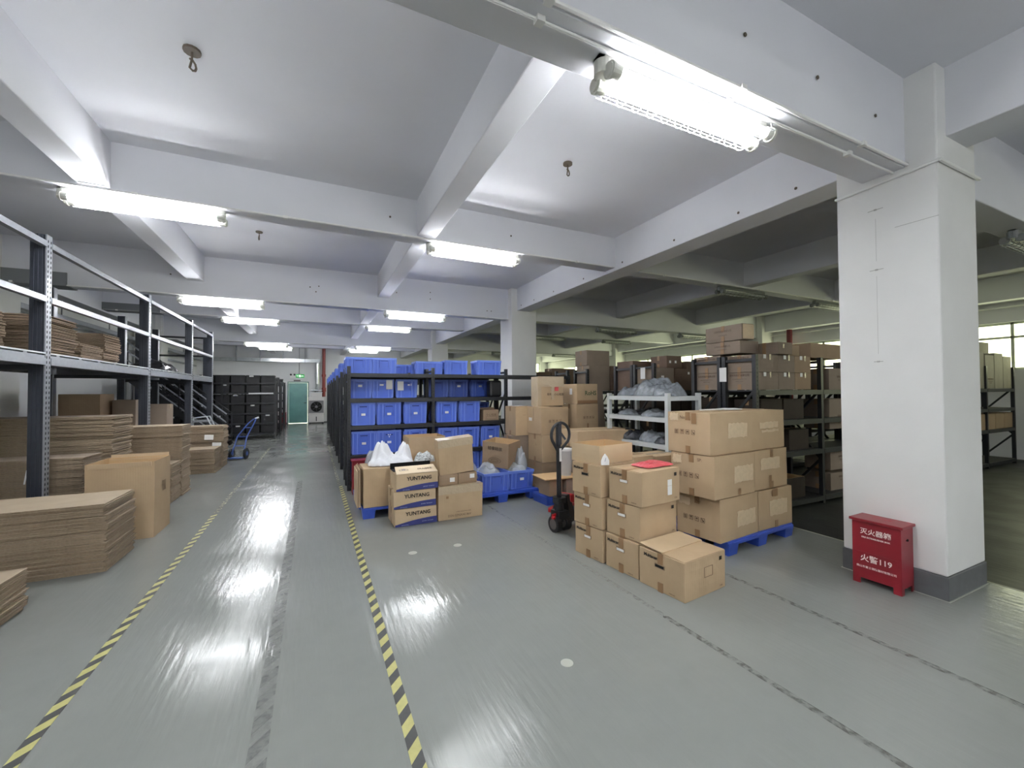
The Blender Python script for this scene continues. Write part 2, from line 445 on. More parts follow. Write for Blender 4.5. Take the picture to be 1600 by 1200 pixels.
b = MB(); b.box(XL-.2, YN-.2, -.12, 4.72, YB+.2, 0)
floor = struct('floor', b.mesh('floor', FLOORM), 'grey green glossy epoxy floor of the packing hall')
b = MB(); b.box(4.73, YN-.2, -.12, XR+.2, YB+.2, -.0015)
struct('floor_dark_bay', b.mesh('floor_dark_bay', FLOORD), 'darker floor of the unlit storage bay on the right')  # one slab in a darker tone than the hall floor
b = MB(); b.box(4.715, -3, -.01, 4.735, 22, .001)
struct('trim_1', b.mesh('floor_joint', mat('pale_joint_filler', (176, 178, 160), .6)), 'pale filled joint between the two floor slabs')
b = MB(); b.box(XL-.2, YN-.2, ZC, XR+.2, YB+.2, ZC+.15)
struct('ceiling', b.mesh('ceiling', CEILM), 'white painted concrete ceiling slab')
b = MB(); b.box(XL-.2, YN-.2, 0, XL, YB+.2, ZC)
struct('wall_left', b.mesh('wall_left', WALLM), 'white wall behind the steel racks on the left')
b = MB(); b.box(XL, YN-.2, 0, XR, YN, ZC)
struct('wall_near', b.mesh('wall_near', WALLM), 'white wall behind the camera')
# far wall with a door opening and a window opening
DX0, DX1, DZ = -1.2, -.36, 2.0
b = MB()
b.box(XL, YB, 0, DX0, YB+.2, ZC); b.box(DX0, YB, DZ, DX1, YB+.2, ZC); b.box(DX1, YB, 0, 10.6, YB+.2, ZC)
b.box(10.6, YB, 0, 12.9, YB+.2, 1.0); b.box(10.6, YB, 3.3, 12.9, YB+.2, ZC); b.box(12.9, YB, 0, XR+.2, YB+.2, ZC)
struct('wall_far', b.mesh('wall_far', WALLM), 'white end wall with the teal door')
# right wall with four window openings
WIN = [(-4.7, 1.1), (2.2, 8.3), (9.35, 15.45), (16.5, 22.5)]
b = MB(); y = YN
for a, c in WIN:
    b.box(XR, y, 0, XR+.2, a, ZC); b.box(XR, a, 0, XR+.2, c, 1.9); b.box(XR, a, 2.93, XR+.2, c, ZC); y = c
b.box(XR, y, 0, XR+.2, YB+.2, ZC)
struct('wall_right', b.mesh('wall_right', WALLM), 'pale wall of the storage bay with a band of windows')
def window(idx, p, q, z0, z1, axis):
    """p..q along the wall"""
    f = MB(); t = .05
    def bx(a, c, za, zb, th=.05):
        if axis == 'y': f.box(XR+.06, a, za, XR+.06+th, c, zb)
        else: f.box(a, YB+.06, za, c, YB+.06+th, zb)
    n = max(2, round((q-p)/1.2))
    bx(p, q, z0, z0+t); bx(p, q, z1-t, z1); bx(p, q, z0+(z1-z0)*.66, z0+(z1-z0)*.66+t)
    for i in range(n+1):
        a = p+(q-p)*i/n; a = min(max(a, p+t/2), q-t/2); bx(a-t/2, a+t/2, z0, z1)
    o = struct('window_%d' % idx, f.mesh('window_frame', WINM), 'bright window band, %s' % ['nearest the camera', 'second from the camera', 'third from the camera', 'farthest on the right wall', 'on the end wall'][idx-1])
    g = MB()
    if axis == 'y': g.box(XR+.08, p, z0, XR+.085, q, z1)
    else: g.box(p, YB+.08, z0, q, YB+.085, z1)
    obj('pane', g.mesh('pane', GLASS), o)
    L = bpy.data.lights.new('daylight_portal', 'AREA'); L.shape = 'RECTANGLE'; L.size = (q-p); L.size_y = z1-z0; L.cycles.is_portal = True
    lo = bpy.data.objects.new('daylight_portal', L); COL.objects.link(lo)
    if axis == 'y': lo.location = (XR+.15, (p+q)/2, (z0+z1)/2); lo.rotation_euler = (PI/2, 0, PI/2)
    else: lo.location = ((p+q)/2, YB+.15, (z0+z1)/2); lo.rotation_euler = (-PI/2, 0, 0)
for i, (a, c) in enumerate(WIN): window(i+1, a, c, 1.9, 2.93, 'y')
window(5, 10.6, 12.9, 1.0, 3.3, 'x')
# beams
k = 2
BEAML = {1: 'deep white concrete beam', 2: 'shallow white concrete cross beam'}
def beam(x0, y0, z0, x1, y1, label):
    global k
    b = MB(); b.box(x0, y0, z0, x1, y1, ZC+.01)
    o = struct('trim_%d' % k, b.mesh('ceiling_beam', CEILM), label, bevel=.008); k += 1
    return o
for yy in MAINY: beam(XL, yy-.14, 3.18, XR, yy+.14, 'deep white concrete beam crossing the hall from pillar to pillar')
for yy in SECY: beam(XL, yy-.125, 3.405, XR, yy+.125, 'shallower white concrete beam crossing the hall between pillars')
for xx in MAINX: beam(xx-.175, YN, 3.355, xx+.175, YB, 'deep white concrete beam running down the hall over the pillars')
for xx in SECX: beam(xx-.115, YN, 3.425, xx+.115, YB, 'narrow white concrete beam running down the hall')
# grey painted patches low on two beams at the left
b = MB(); b.box(XL+.02, 8.66, 3.165, -3.47, 9.0, 3.37); struct('trim_%d' % k, b.mesh('grey_patch', PATCHG), 'grey painted block under the beam at upper left'); k += 1
b = MB(); b.box(-4.4, 12.25, 3.39, -3.3, 12.56, 3.56); struct('trim_%d' % k, b.mesh('grey_patch', PATCHG), 'grey painted block under the shallow beam at upper left'); k += 1
# pillars
def pillar(x, y, label):
    global k
    b = MB(); h = .32
    b.box(x-h, y-h, .17, x+h, y+h, ZC)
    o = struct('trim_%d' % k, b.mesh('pillar', PILM), label, bevel=.012); k += 1
    s = MB(); s.box(x-h-.006, y-h-.006, 0, x+h+.006, y+h+.006, .17)
    obj('base_band', s.mesh('base_band', GREYP), o, bevel=.006, label='dark grey painted base band')
    g = MB(); g.box(x-h-.014, y-h-.014, 0, x+h+.014, y+h+.014, .004)
    obj('floor_seal', g.mesh('floor_seal', STAIN), o)
    return o
p1 = pillar(4.35, 1.67, 'large white square pillar behind the red fire extinguisher box')
# wall ties and trowel marks on the near pillar
b = MB()
for z, w in ((2.93, .05), (2.45, .045), (1.72, .03)):
    b.box(4.0285, 1.67+.05-w, z-.0025, 4.031, 1.67+.05+w, z+.0025); b.box(4.024, 1.712, z-.006, 4.03, 1.728, z+.006)
for z0, z1 in ((2.52, 2.86), (1.78, 2.4)): b.box(4.029, 1.7192, z0, 4.0305, 1.7208, z1)
b.box(4.028, 1.35, 2.745, 4.031, 1.6, 2.748)
obj('formwork_tie_mark', b.mesh('formwork_tie_mark', mat('plaster_crack', (176, 176, 172), .9)), p1)
pillar(4.35, 8.83, 'white pillar rising behind the row of blue totes')
pillar(4.35, 15.99, 'far white pillar with a small green sign')
for yy in (1.67, 8.83, 15.99):
    pillar(13.2, yy, 'pale pillar against the window wall of the storage bay')
    pillar(-4.5, yy, 'white pillar against the left wall')
b = MB(); b.box(4.01, 15.55, 2.72, 4.03, 15.67, 2.96)
o = obj('exit_sign', b.mesh('exit_sign', PAPER)); tag(o, 'small pale sign fixed high on the far pillar', 'sign')
o.location = (0, 0.1, 0)
# baseboards
b = MB(); b.box(XL, YN, 0, XL+.012, YB, .15); struct('baseboard_left', b.mesh('baseboard_left', GREYP), 'grey painted base band along the left wall')
b = MB(); b.box(XL, YB-.012, 0, DX0-.06, YB, .05); b.box(DX1+.06, YB-.012, 0, XR, YB, .05); struct('baseboard_far', b.mesh('baseboard_far', GREYP), 'low grey base band along the end wall')
# the door
b = MB(); b.box(DX0-.05, YB-.03, 0, DX0, YB+.05, DZ+.05); b.box(DX1, YB-.03, 0, DX1+.05, YB+.05, DZ+.05); b.box(DX0, YB-.03, DZ, DX1, YB+.05, DZ+.05)
d = struct('door_1', b.mesh('door_frame', DOORF), 'teal metal door wrapped in wrinkled film at the end of the aisle')
b = MB(); b.box(DX0+.005, YB-.005, .01, DX1-.005, YB+.035, DZ-.005); obj('door_leaf', b.mesh('door_leaf', DOORM), d)
b = MB(); b.cyl((DX1-.08, YB-.005, 1.0), (DX1-.08, YB-.05, 1.0), .02); b.bar((DX1-.08, YB-.05, 1.0), (DX1-.17, YB-.05, 1.0), .02, .02)
obj('door_handle', b.mesh('door_handle', BLACK), d)
# white painted verticals beside the door (reveal)
b = MB(); b.box(-.98, YB-.02, 2.07, -.68, YB-.001, 2.14)
o = obj('door_plate', b.mesh('door_plate', mat('dark_plate', (110, 100, 100), .5))); tag(o, 'small dark name plate above the teal door', 'sign')
# exit sign and emergency lamp
t = thing('exit_sign', 'lit green exit sign above the teal door', 'sign', (-.7, YB-.03, 2.33))
b = MB(); b.box(-.19, -.02, -.08, .19, .02, .08); obj('sign_box', b.mesh('sign_box', EXITG), t)
b = MB(); b.box(-.05, -.022, -.045, .03, -.02, .045); b.bar((-.15, -.021, 0), (-.08, -.021, 0), .003, .02); b.bar((.06, -.021, 0), (.15, -.021, 0), .003, .02)
obj('running_symbol', b.mesh('running_symbol', EXITW), t)
t = thing('emergency_light', 'white twin head emergency light beside the exit sign', 'light', (-1.02, YB-.04, 2.31))
b = MB(); b.box(-.12, -.03, -.07, .12, .03, .05); obj('battery_box', b.mesh('battery_box', PAPER), t)
for s in (-1, 1):
    b = MB(); b.cyl((s*.08, -.02, .07), (s*.08, -.09, .085), .04, 10, r2=.045); obj('lamp_head', b.mesh('lamp_head', BLACK), t)
# conduits that drop to the sign, camera bulb, red riser
b = MB(); b.cyl((-.74, YB-.02, 2.42), (-.74, YB-.02, 3.85), .012, 8)
tag(obj('conduit', b.mesh('conduit', mat('grey_conduit', (150, 152, 154), .5))), 'thin grey conduit dropping to the exit sign on the end wall', 'pipe')
b = MB(); b.cyl((.37, YB-.13, 1.3), (.37, YB-.13, 3.86), .075, 16); b.cyl((.37, YB-.13, 2.3), (.37, YB-.13, 2.42), .1, 16); b.cyl((.37, YB-.13, 1.55), (.37, YB-.13, 1.75), .1, 16)
tag(obj('fire_riser', b.mesh('fire_riser', REDP)), 'red fire riser pipe on the end wall right of the cooler', 'pipe')
b = MB(); b.cyl((9.5, YB-.2, .2), (9.5, YB-.2, 3.86), .09, 14)
b = MB(); b.cyl((13.2, 7.86, .1), (13.2, 7.86, 3.86), .075, 14)
tag(obj('fire_riser', b.mesh('fire_riser', mat('maroon_pipe_paint', (104, 34, 44), .5))), 'maroon fire riser pipe against the window wall behind the stacked cartons', 'pipe')
# air duct along the left and end walls down to the cooler
t = thing('air_duct', 'silver air duct running along the end wall down to the evaporative cooler', 'duct', (0, YB-.16, 3.08))
b = MB(); b.box(-4.6, -.09, -.08, .2, .09, .08); obj('main_run', b.mesh('main_run', FOIL), t)
b = MB(); b.cyl((.08, 0, -.06), (.08, 0, -1.25), .095, 14); obj('drop_pipe', b.mesh('drop_pipe', FOIL), t)
for i in range(5):
    b = MB(); b.box(-4.3+i*.95, -.1, -.09, -4.27+i*.95, .1, .78); obj('hanger', b.mesh('hanger', GALV), t)
t = thing('cable_tray', 'grey cable tray running along the left wall above the racks', 'cable tray', (XL+.3, 0, 2.99))
b = MB(); b.box(-.1, YN, -.05, -.09, YB-.5, .05); b.box(.09, YN, -.05, .1, YB-.5, .05); b.box(-.1, YN, -.05, .1, YB-.5, -.04); b.box(-.28, YN, -.3, -.22, YB-.5, -.24)
obj('tray', b.mesh('tray', GALV), t)
for i in range(4, 14):
    b = MB(); b.box(-.01, YN+1+i*2.1, .05, .01, YN+1.02+i*2.1, .87); b.box(-.28, YN+1+i*2.1, -.07, .1, YN+1.03+i*2.1, -.05); obj('bracket', b.mesh('bracket', GALV), t)
# evaporative cooler
t = thing('evaporative_cooler', 'grey evaporative air cooler with round fan beside the teal door', 'air cooler', (.03, YB-.5, 0))
b = MB(); b.box(-.34, -.25, .06, .34, .25, .42); b.box(-.35, -.26, .42, .35, .26, .5); b.box(-.34, -.25, .5, .34, .25, 1.14); b.box(-.35, -.26, 1.14, .35, .26, 1.3); b.box(-.24, -.2, 1.3, .24, .2, 1.5)
obj('housing', b.mesh('housing', COOLM), t, bevel=.012)
b = MB(); b.box(-.32, -.262, .52, .32, -.25, 1.12); obj('grille', b.mesh('grille', COOLD), t)
b = MB(); b.cyl((0, -.262, .82), (0, -.275, .82), .25, 28); obj('fan_ring', b.mesh('fan_ring', HOLE), t)
b = MB()
for i in range(7):
    a = 2*PI*i/7; b.bar((.05*math.cos(a), -.28, .82+.05*math.sin(a)), (.22*math.cos(a+.3), -.285, .82+.22*math.sin(a+.3)), .004, .07, up=(0, 1, 0))
b.cyl((0, -.276, .82), (0, -.3, .82), .06, 16); obj('fan_blades', b.mesh('fan_blades', COOLD), t)
b = MB(); b.box(-.02, -.262, .12, .02, -.252, .34); obj('level_gauge', b.mesh('level_gauge', BLACK), t)
b = MB(); b.box(-.28, -.23, 1.5, .28, .2, 1.53); b.box(-.26, -.22, 1.6, .26, .2, 1.64); b.cyl((0, 0, 1.5), (.05, .2, 1.9), .08, 14); obj('top_outlet', b.mesh('top_outlet', FOIL), t)
for sx in (-1, 1):
    for sy in (-1, 1):
        b = MB(); b.cyl((sx*.28-.02, sy*.18, .035), (sx*.28+.02, sy*.18, .035), .035, 12); obj('caster', b.mesh('caster', RUBBER), t)

# ---------------------------------------------------------------- ceiling lamps
def make_lamp(lit=True, ln=1.2):
    t = thing('fluorescent_lamp', 'x', 'light')
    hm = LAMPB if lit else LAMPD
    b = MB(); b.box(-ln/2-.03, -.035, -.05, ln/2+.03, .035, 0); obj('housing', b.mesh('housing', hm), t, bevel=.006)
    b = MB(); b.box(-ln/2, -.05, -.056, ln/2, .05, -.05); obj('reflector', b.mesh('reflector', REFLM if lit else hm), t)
    for s in (-1, 1):
        b = MB(); b.cyl((-ln/2+.03, s*.058, -.095), (ln/2-.03, s*.058, -.095), .019, 12); obj('tube', b.mesh('tube', TUBEM if lit else LAMPO), t)
        for e in (-1, 1):
            b = MB(); b.cyl((e*(ln/2-.035), s*.058, -.095), (e*(ln/2+.035), s*.058, -.095), .034, 14); b.cyl((e*(ln/2+.01), s*.058, -.095), (e*(ln/2+.025), s*.058, -.095), .042, 14)
            obj('end_cap', b.mesh('end_cap', hm), t)
    b = MB(); b.cyl((-ln/2-.02, 0, -.02), (-ln/2-.02, 0, -.09), .045, 14); b.box(-ln/2-.06, -.03, 0, -ln/2+.02, .03, .02); obj('junction_box', b.mesh('junction_box', hm), t)
    b = MB(); r = .003
    for s in (-1, 1):
        y = s*.058
        for a in (-70, 0, 70):
            b.cyl((-ln/2+.02, y+.06*math.sin(R(a)), -.095-.045*math.cos(R(a))), (ln/2-.02, y+.06*math.sin(R(a)), -.095-.045*math.cos(R(a))), r, 5)
        for i in range(11):
            x = -ln/2+.06+i*(ln-.12)/10
            b.tube([(x, y+.06*math.sin(R(a)), -.095-.045*math.cos(R(a))) for a in range(-110, 111, 22)], r, 4)
    obj('wire_guard', b.mesh('wire_guard', WIREM if lit else hm), t)
    return t
LIT = make_lamp(True); UNL = make_lamp(False)
ordn = ['nearest', 'second', 'third', 'fourth', 'fifth', 'sixth']
ys = [1.67, 5.2, 8.83, 12.4, 15.99, 19.55]; zz = [3.18, 3.405, 3.18, 3.405, 3.18, 3.405]
first = True
for i, (yy, z) in enumerate(zip(ys, zz)):
    for side, xx in (('left', -1.49), ('right', 1.93)):
        if i == 0 and side == 'left': continue
        if side == 'left': lab = 'lit twin tube ceiling lamp in the left row, %s from the camera' % ordn[i-1]
        else: lab = 'lit twin tube ceiling lamp in the centre row, %s from the camera' % ordn[i]
        if i == 0: lab = 'large lit twin tube lamp with wire guard under the nearest beam'
        if first: LIT.location = (xx, yy, z); LIT['label'] = lab; LIT['group'] = 'lit ceiling lamps'; first = False
        else: dup(LIT, (xx, yy, z), 0, lab)
        if i == 0: pass
for xx, yy, z, lab in ((-1.49, 1.67, 3.18, 'lit twin tube lamp of the left row, just above the frame'), (-1.49, -1.91, 3.405, 'lit twin tube lamp of the left row behind the camera'), (1.93, -1.91, 3.405, 'lit twin tube lamp of the centre row behind the camera'), (-1.49, -5.49, 3.18, 'lit twin tube lamp of the left row furthest behind the camera'), (1.93, -5.49, 3.18, 'lit twin tube lamp of the centre row furthest behind the camera'), (7.3, -1.91, 3.405, 'lit twin tube lamp of the right row behind the camera'), (7.3, -5.49, 3.18, 'lit twin tube lamp of the right row furthest behind the camera')):
    dup(LIT, (xx, yy, z), 0, lab)
first = True
for i, (yy, z) in enumerate(zip(ys[:5], zz)):
    for side, xx in (('inner', 7.3), ('outer', 10.25)):
        if i == 0 and side == 'outer': continue
        lab = 'unlit twin tube lamp in the %s row of the storage bay, %s from the camera' % (side, ordn[i if side == 'inner' else i-1])
        if first: UNL.location = (xx, yy, z); UNL['label'] = lab; UNL['group'] = 'unlit ceiling lamps'; first = False
        else: dup(UNL, (xx, yy, z), 0, lab)
# conduits under the beams
def conduit(pts, label, r=.011):
    b = MB()
    for p, q in zip(pts[:-1], pts[1:]): b.cyl(p, q, r, 8)
    for p, q in zip(pts[:-1], pts[1:]):
        L = (Vector(q)-Vector(p)).length; n = int(L/1.1)
        for i in range(1, n+1):
            c = Vector(p).lerp(Vector(q), (i-.5)/max(n, 1)); b.box(c.x-.02, c.y-.02, c.z-.016, c.x+.02, c.y+.02, c.z+.012)
    tag(obj('conduit', b.mesh('conduit', CONDM)), label, 'pipe')
conduit([(-4.7, 1.515, 3.19), (4.02, 1.515, 3.19)], 'white conduit clipped along the edge of the nearest deep beam')
conduit([(-4.7, 1.60, 3.168), (4.02, 1.60, 3.168)], 'thin white conduit under the nearest deep beam beside the large lamp', .008)
conduit([(4.018, 1.99, 3.115), (4.018, 1.335, 3.14), (4.69, 1.335, 3.14)], 'white conduit bent around the top of the near pillar', .013)
for yy, z, lab in ((5.06, 3.40, 'second nearest'), (8.675, 3.175, 'third nearest'), (12.26, 3.40, 'fourth nearest'), (15.84, 3.175, 'fifth nearest')):
    conduit([(-4.7, yy, z), (4.1, yy, z)], 'white conduit running along the lower edge of the %s beam' % lab)
conduit([(4.6, 5.06, 3.40), (13.0, 5.06, 3.40)], 'white conduit along the unlit beam in the storage bay')
conduit([(13.33, 1.0, 3.24), (13.33, 22.8, 3.24)], 'pale conduit running along the window wall', .015)
# ceiling hooks
def hook(x, y, z, label, s=1.0):
    t = thing('ceiling_hook', label, 'hook', (x, y, z), random.uniform(0, 3), 'ceiling hooks')
    b = MB(); b.cyl((0, 0, 0), (0, 0, -.012*s), .035*s, 12); obj('base_plate', b.mesh('base_plate', HOOKM), t)
    b = MB(); b.tube([(0, 0, -.01*s), (0, 0, -.045*s)]+[(.022*s*math.cos(R(a))-.022*s*math.cos(R(90)), 0, -.07*s-.024*s*math.sin(R(a))) for a in range(120, -200, -40) if a > -150], .005*s, 6)
    obj('hook', b.mesh('hook', HOOKM), t)
hook(-.775, 3.477, ZC, 'rusty fan hook on the ceiling at upper left, largest of the hooks', 1.5)
hook(2.357, 3.593, ZC, 'dark fan hook on the ceiling left of the large lamp', 1.4)
hook(-.754, 7.031, ZC, 'small hook on the ceiling of the second bay above the left lamp', 1.3)
b = MB()
for x, y, z in ((2.2, 8.685, 3.62), (2.2, 8.685, 3.48), (-.1, 8.685, 3.5), (.05, 8.685, 3.53), (3.5, 8.685, 3.33), (3.6, 8.685, 3.33), (1.5, 8.685, 3.55), (-2.2, 8.685, 3.5), (-3.1, 8.685, 3.4), (.0, 8.685, 3.42),
                (.8, 5.07, 3.6), (2.4, 5.07, 3.62), (2.9, 1.525, 3.5), (2.2, 1.525, 3.52), (1.8, 1.525, 3.6), (3.6, 1.525, 3.45)):
    b.cyl((x, y, z), (x, y-.006, z), .012, 8)
for yy in (2.4, 3.0, 3.9, 4.9, 5.9, 6.9, 7.7, 8.3): b.cyl((4.176, yy, 3.44), (4.17, yy, 3.44), .014, 8)
struct('trim_%d' % k, b.mesh('anchor_plug', HOOKM), 'small dark anchor plugs left in the beam faces'); k += 1

# ---------------------------------------------------------------- floor tape and marks
def hazard(name, x0, y0, x1, y1, w, pitch, label, mats=(YEL, BLK)):
    L = math.hypot(x1-x0, y1-y0); n = int(L/(pitch/2)); b = MB(); b2 = MB(); sl = w*.55
    for i in range(n):
        a = i*pitch/2; c = a+pitch/2
        vs = [(-w/2, a-sl, .0025), (w/2, a+sl, .0025), (w/2, c+sl, .0025), (-w/2, c-sl, .0025)]
        b.add(vs+[(p[0], p[1], .0002) for p in vs], [(0,1,2,3),(0,4,5,1),(1,5,6,2),(2,6,7,3),(3,7,4,0)], i % 2)
    o = obj(name, b.mesh(name, list(mats)), None, (x0, y0, 0), (0, 0, math.atan2(y1-y0, x1-x0)-PI/2))
    return tag(o, label, 'floor tape')
hazard('floor_tape', .382, .6, .366, 7.3, .055, .142, 'yellow and black striped floor tape on the right side of the aisle')
hazard('floor_tape', -1.10, .6, -1.125, 6.3, .055, .142, 'yellow and black striped floor tape on the left side of the aisle')
hazard('floor_tape', -1.125, 6.32, -1.13, 13, .05, .142, 'worn faded stretch of the left floor tape further down the aisle', (YELF, GHOST2))
hazard('floor_tape', .35, 7.3, .33, 13, .045, .142, 'worn faded stretch of the right floor tape beside the black rack sides', (YELF, GHOST2))
hazard('tape_residue', -.21, .6, -.235, 8, .075, .16, 'grey residue of removed striped tape in the middle of the aisle', (GHOST, GHOST2))
hazard('tape_residue', 2.13, .3, 2.1, 2.1, .035, .3, 'dark grey tape residue line in front of the stacked archive cartons', (GHOST3, GHOST3))
hazard('tape_residue', 2.105, 2.1, 2.05, 5.2, .03, .3, 'pale residue line passing left of the stacked archive cartons', (GHOST2, GHOST2))
hazard('tape_residue', 3.02, .3, 3.03, 2.6, .035, .3, 'grey residue line between the archive cartons and the pillar', (GHOST3, GHOST3))
def disc(x, y, r, label):
    b = MB(); b.cyl((0, 0, .0003), (0, 0, .002), r, 24)
    tag(obj('floor_dot', b.mesh('floor_dot', STAIN), None, (x, y, 0)), label, 'floor patch', 'pale round patches on the floor')
disc(1.257, 1.966, .035, 'pale round patch on the floor nearest the camera')
disc(.822, 3.919, .04, 'pale round patch on the floor in front of the blue banded cartons, left one')
disc(1.258, 3.92, .04, 'pale round patch on the floor in front of the blue banded cartons, right one')
# ================================================================ steel racks
def rack(name, label, xs, y0, y1, levels, top, group=None, sides=True, board=BOARDD, m=BLACK, braces=True, front_beams=True, pw=.05, bh=.05, sm=BLACKM, side_at=(0,)):
    """a bay rack along X; xs = post centres"""
    t = thing(name, label, 'rack', (xs[0], (y0+y1)/2, 0), 0, group)
    ox, oy = xs[0], (y0+y1)/2
    for x in xs:
        for y, s in ((y0+pw/2, -1), (y1-pw/2, 1)):
            b = MB(); b.box(x-ox-pw/2, y-oy-pw/2, 0, x-ox+pw/2, y-oy+pw/2, top)
            o = obj('post', b.mesh('post', m), t)
            if s < 0 and y0 < 8 and x < 5:
                h = MB(); z = .1
                while z < top-.05: h.box(x-ox-.004, y-oy-pw/2-.0015, z, x-ox+.004, y-oy-pw/2, z+.02); z += .05
                q = obj('slot_holes', h.mesh('slot_holes', HOLE), o, label='row of dark slots')
        if braces:
            b = MB(); z0 = .12; i = 0; st = .46
            while z0+st < top:
                a, c = ((y0+.03-oy, y1-.03-oy) if i % 2 else (y1-.03-oy, y0+.03-oy))
                b.bar((x-ox, a, z0), (x-ox, c, z0+st), .022, .03); z0 += st; i += 1
            obj('brace', b.mesh('brace', m), t)
            b = MB(); b.bar((x-ox, y0-oy+.03, top-.06), (x-ox, y1-oy-.03, top-.06), .022, .035); obj('top_tie', b.mesh('top_tie', m), t)
    for x0, x1 in zip(xs[:-1], xs[1:]):
        for z in levels:
            for y in (y0+.012, y1-.012):
                b = MB(); b.box(x0-ox+pw/2, y-oy-.016, z-bh-.012, x1-ox-pw/2, y-oy+.016, z-.002); obj('beam', b.mesh('beam', m), t)
            b = MB(); b.box(x0-ox+pw/2, y0-oy+.03, z-.02, x1-ox-pw/2, y1-oy-.03, z); obj('shelf', b.mesh('shelf', board), t)
    if sides:
        for i in side_at:
            b = MB(); b.box(xs[i]-ox-.004, y0-oy+pw, .06, xs[i]-ox+.004, y1-oy-pw, top-.05); obj('side_panel', b.mesh('side_panel', sm), t)
    return t
BX = (.46, 1.77, 3.11)
LV = [.12, .535, .985, 1.405, 1.80]
rack('storage_rack', 'black steel rack full of blue totes facing the packing area', (.46, 1.77, 3.11, 4.43), 6.8, 7.26, LV, 1.905, 'black racks of the tote block', side_at=(0,))
rack('storage_rack', 'black steel rack standing back to back behind the front tote rack', BX, 7.29, 7.75, LV, 1.905, 'black racks of the tote block')
od = ['second', 'third', 'fourth', 'fifth', 'sixth', 'seventh']
for i in range(6):
    y = 8.76+i*1.93
    rack('storage_rack', 'black steel rack, %s row from the front of the tote block' % od[i], BX, y, y+.9, LV, 1.905, 'black racks of the tote block')

# ---- blue totes
TM = {}
def tote_meshes(w, d, h, m):
    k = (w, d, h, m.name)
    if k in TM: return TM[k]
    b = MB(); tp = .93; t = .006
    def ring(z, f, o=0): return [(-w/2*f-o, -d/2*f-o, z), (w/2*f+o, -d/2*f-o, z), (w/2*f+o, d/2*f+o, z), (-w/2*f-o, d/2*f+o, z)]
    b.add(ring(0, tp)+ring(h-.03, 1), [(0,3,2,1), (0,1,5,4), (1,2,6,5), (2,3,7,6), (3,0,4,7)])
    b.add(ring(.006, tp, -t)+ring(h-.004, 1, -t), [(0,1,2,3), (0,4,5,1), (1,5,6,2), (2,6,7,3), (3,7,4,0)])
    # ribs lean with the tapered walls
    for s, L, D in ((0, w, d), (1, d, w), (2, w, d), (3, d, w)):
        A = Matrix.Rotation(s*PI/2, 4, 'Z')
        for u in (-.44, -.27, .27, .44):
            x = u*L; y0 = -D/2*tp; y1 = -D/2
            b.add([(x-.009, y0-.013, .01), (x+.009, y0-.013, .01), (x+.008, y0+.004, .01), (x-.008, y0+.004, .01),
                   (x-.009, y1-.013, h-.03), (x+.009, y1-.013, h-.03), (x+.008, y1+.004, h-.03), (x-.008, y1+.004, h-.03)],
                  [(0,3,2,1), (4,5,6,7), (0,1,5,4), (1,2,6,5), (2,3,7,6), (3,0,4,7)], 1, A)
        f = lambda z: -D/2*(tp+(1-tp)*z/(h-.03))
        for z in (.004, h*.74):
            if L*.34 > .05: b.box(-L*.19 if z > .1 else -L*.46, f(z)-.012, z, L*.19 if z > .1 else L*.46, f(z)+.004, z+.014, 0, A)
        b.box(-L*.19, f(h*.8)-.018, h*.83, L*.19, f(h*.8)+.006, h*.88, 0, A)
        for u in (-.19, .19): b.box(u*L-.007, f(h*.8)-.014, h*.4, u*L+.007, f(h*.8)+.006, h*.86, 0, A)
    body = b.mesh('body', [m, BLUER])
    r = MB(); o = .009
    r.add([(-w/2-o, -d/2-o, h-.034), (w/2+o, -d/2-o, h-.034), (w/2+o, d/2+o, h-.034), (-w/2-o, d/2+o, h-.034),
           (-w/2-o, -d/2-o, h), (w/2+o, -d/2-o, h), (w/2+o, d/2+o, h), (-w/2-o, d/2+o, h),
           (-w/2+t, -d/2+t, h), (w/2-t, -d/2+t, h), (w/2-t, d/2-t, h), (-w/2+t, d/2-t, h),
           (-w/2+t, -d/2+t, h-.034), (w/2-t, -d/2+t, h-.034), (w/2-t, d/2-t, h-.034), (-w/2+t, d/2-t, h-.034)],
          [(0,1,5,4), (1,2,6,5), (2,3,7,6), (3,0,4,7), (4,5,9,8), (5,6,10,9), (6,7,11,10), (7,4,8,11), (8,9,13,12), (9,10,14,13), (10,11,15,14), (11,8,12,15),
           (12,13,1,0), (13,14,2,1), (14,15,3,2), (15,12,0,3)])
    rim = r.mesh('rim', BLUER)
    g = MB(); g.box(-.055, -.001, -.012, .055, .001, .012); grip = g.mesh('grip_slot', GRIPB)
    TM[k] = (body, rim, grip)
    return TM[k]
def tote(label, x, y, z, w=.385, d=.44, h=.335, rz=0, m=BLUE, group=None, sticker=None, inside=None, name='plastic_tote'):
    """x, y = centre"""
    t = thing(name, label, 'tote', (x, y, z), rz, group)
    bo, ri, gr = tote_meshes(w, d, h, m)
    obj('body', bo, t); obj('rim', ri, t)
    obj('grip_slot', gr, t, (0, -d/2+.002, h*.8))
    if sticker:
        for kind, u, v in sticker:
            yy = -d/2*(.93+.07*v/h)-.009
            if kind == 'tag': obj('label_sticker', rect_mesh(.062, .036, PAPER), t, (u, yy, v), (PI/2, 0, 0), label='small white sticker')
            elif kind == 'v':
                o = obj('label_sticker', text_mesh('V', .07, PAPER, .004), t, (u, yy, v), (PI/2, 0, 0), label='white V shaped mark')
            elif kind == 'card': obj('label_card', rect_mesh(.1, .15, PAPER), t, (u, yy-.012, v), (PI/2, 0, .0), label='white hanging paper card')
    return t
lvname = {2: 'second shelf from the top', 3: 'third shelf from the top', 4: 'bottom shelf', 1: 'top shelf'}
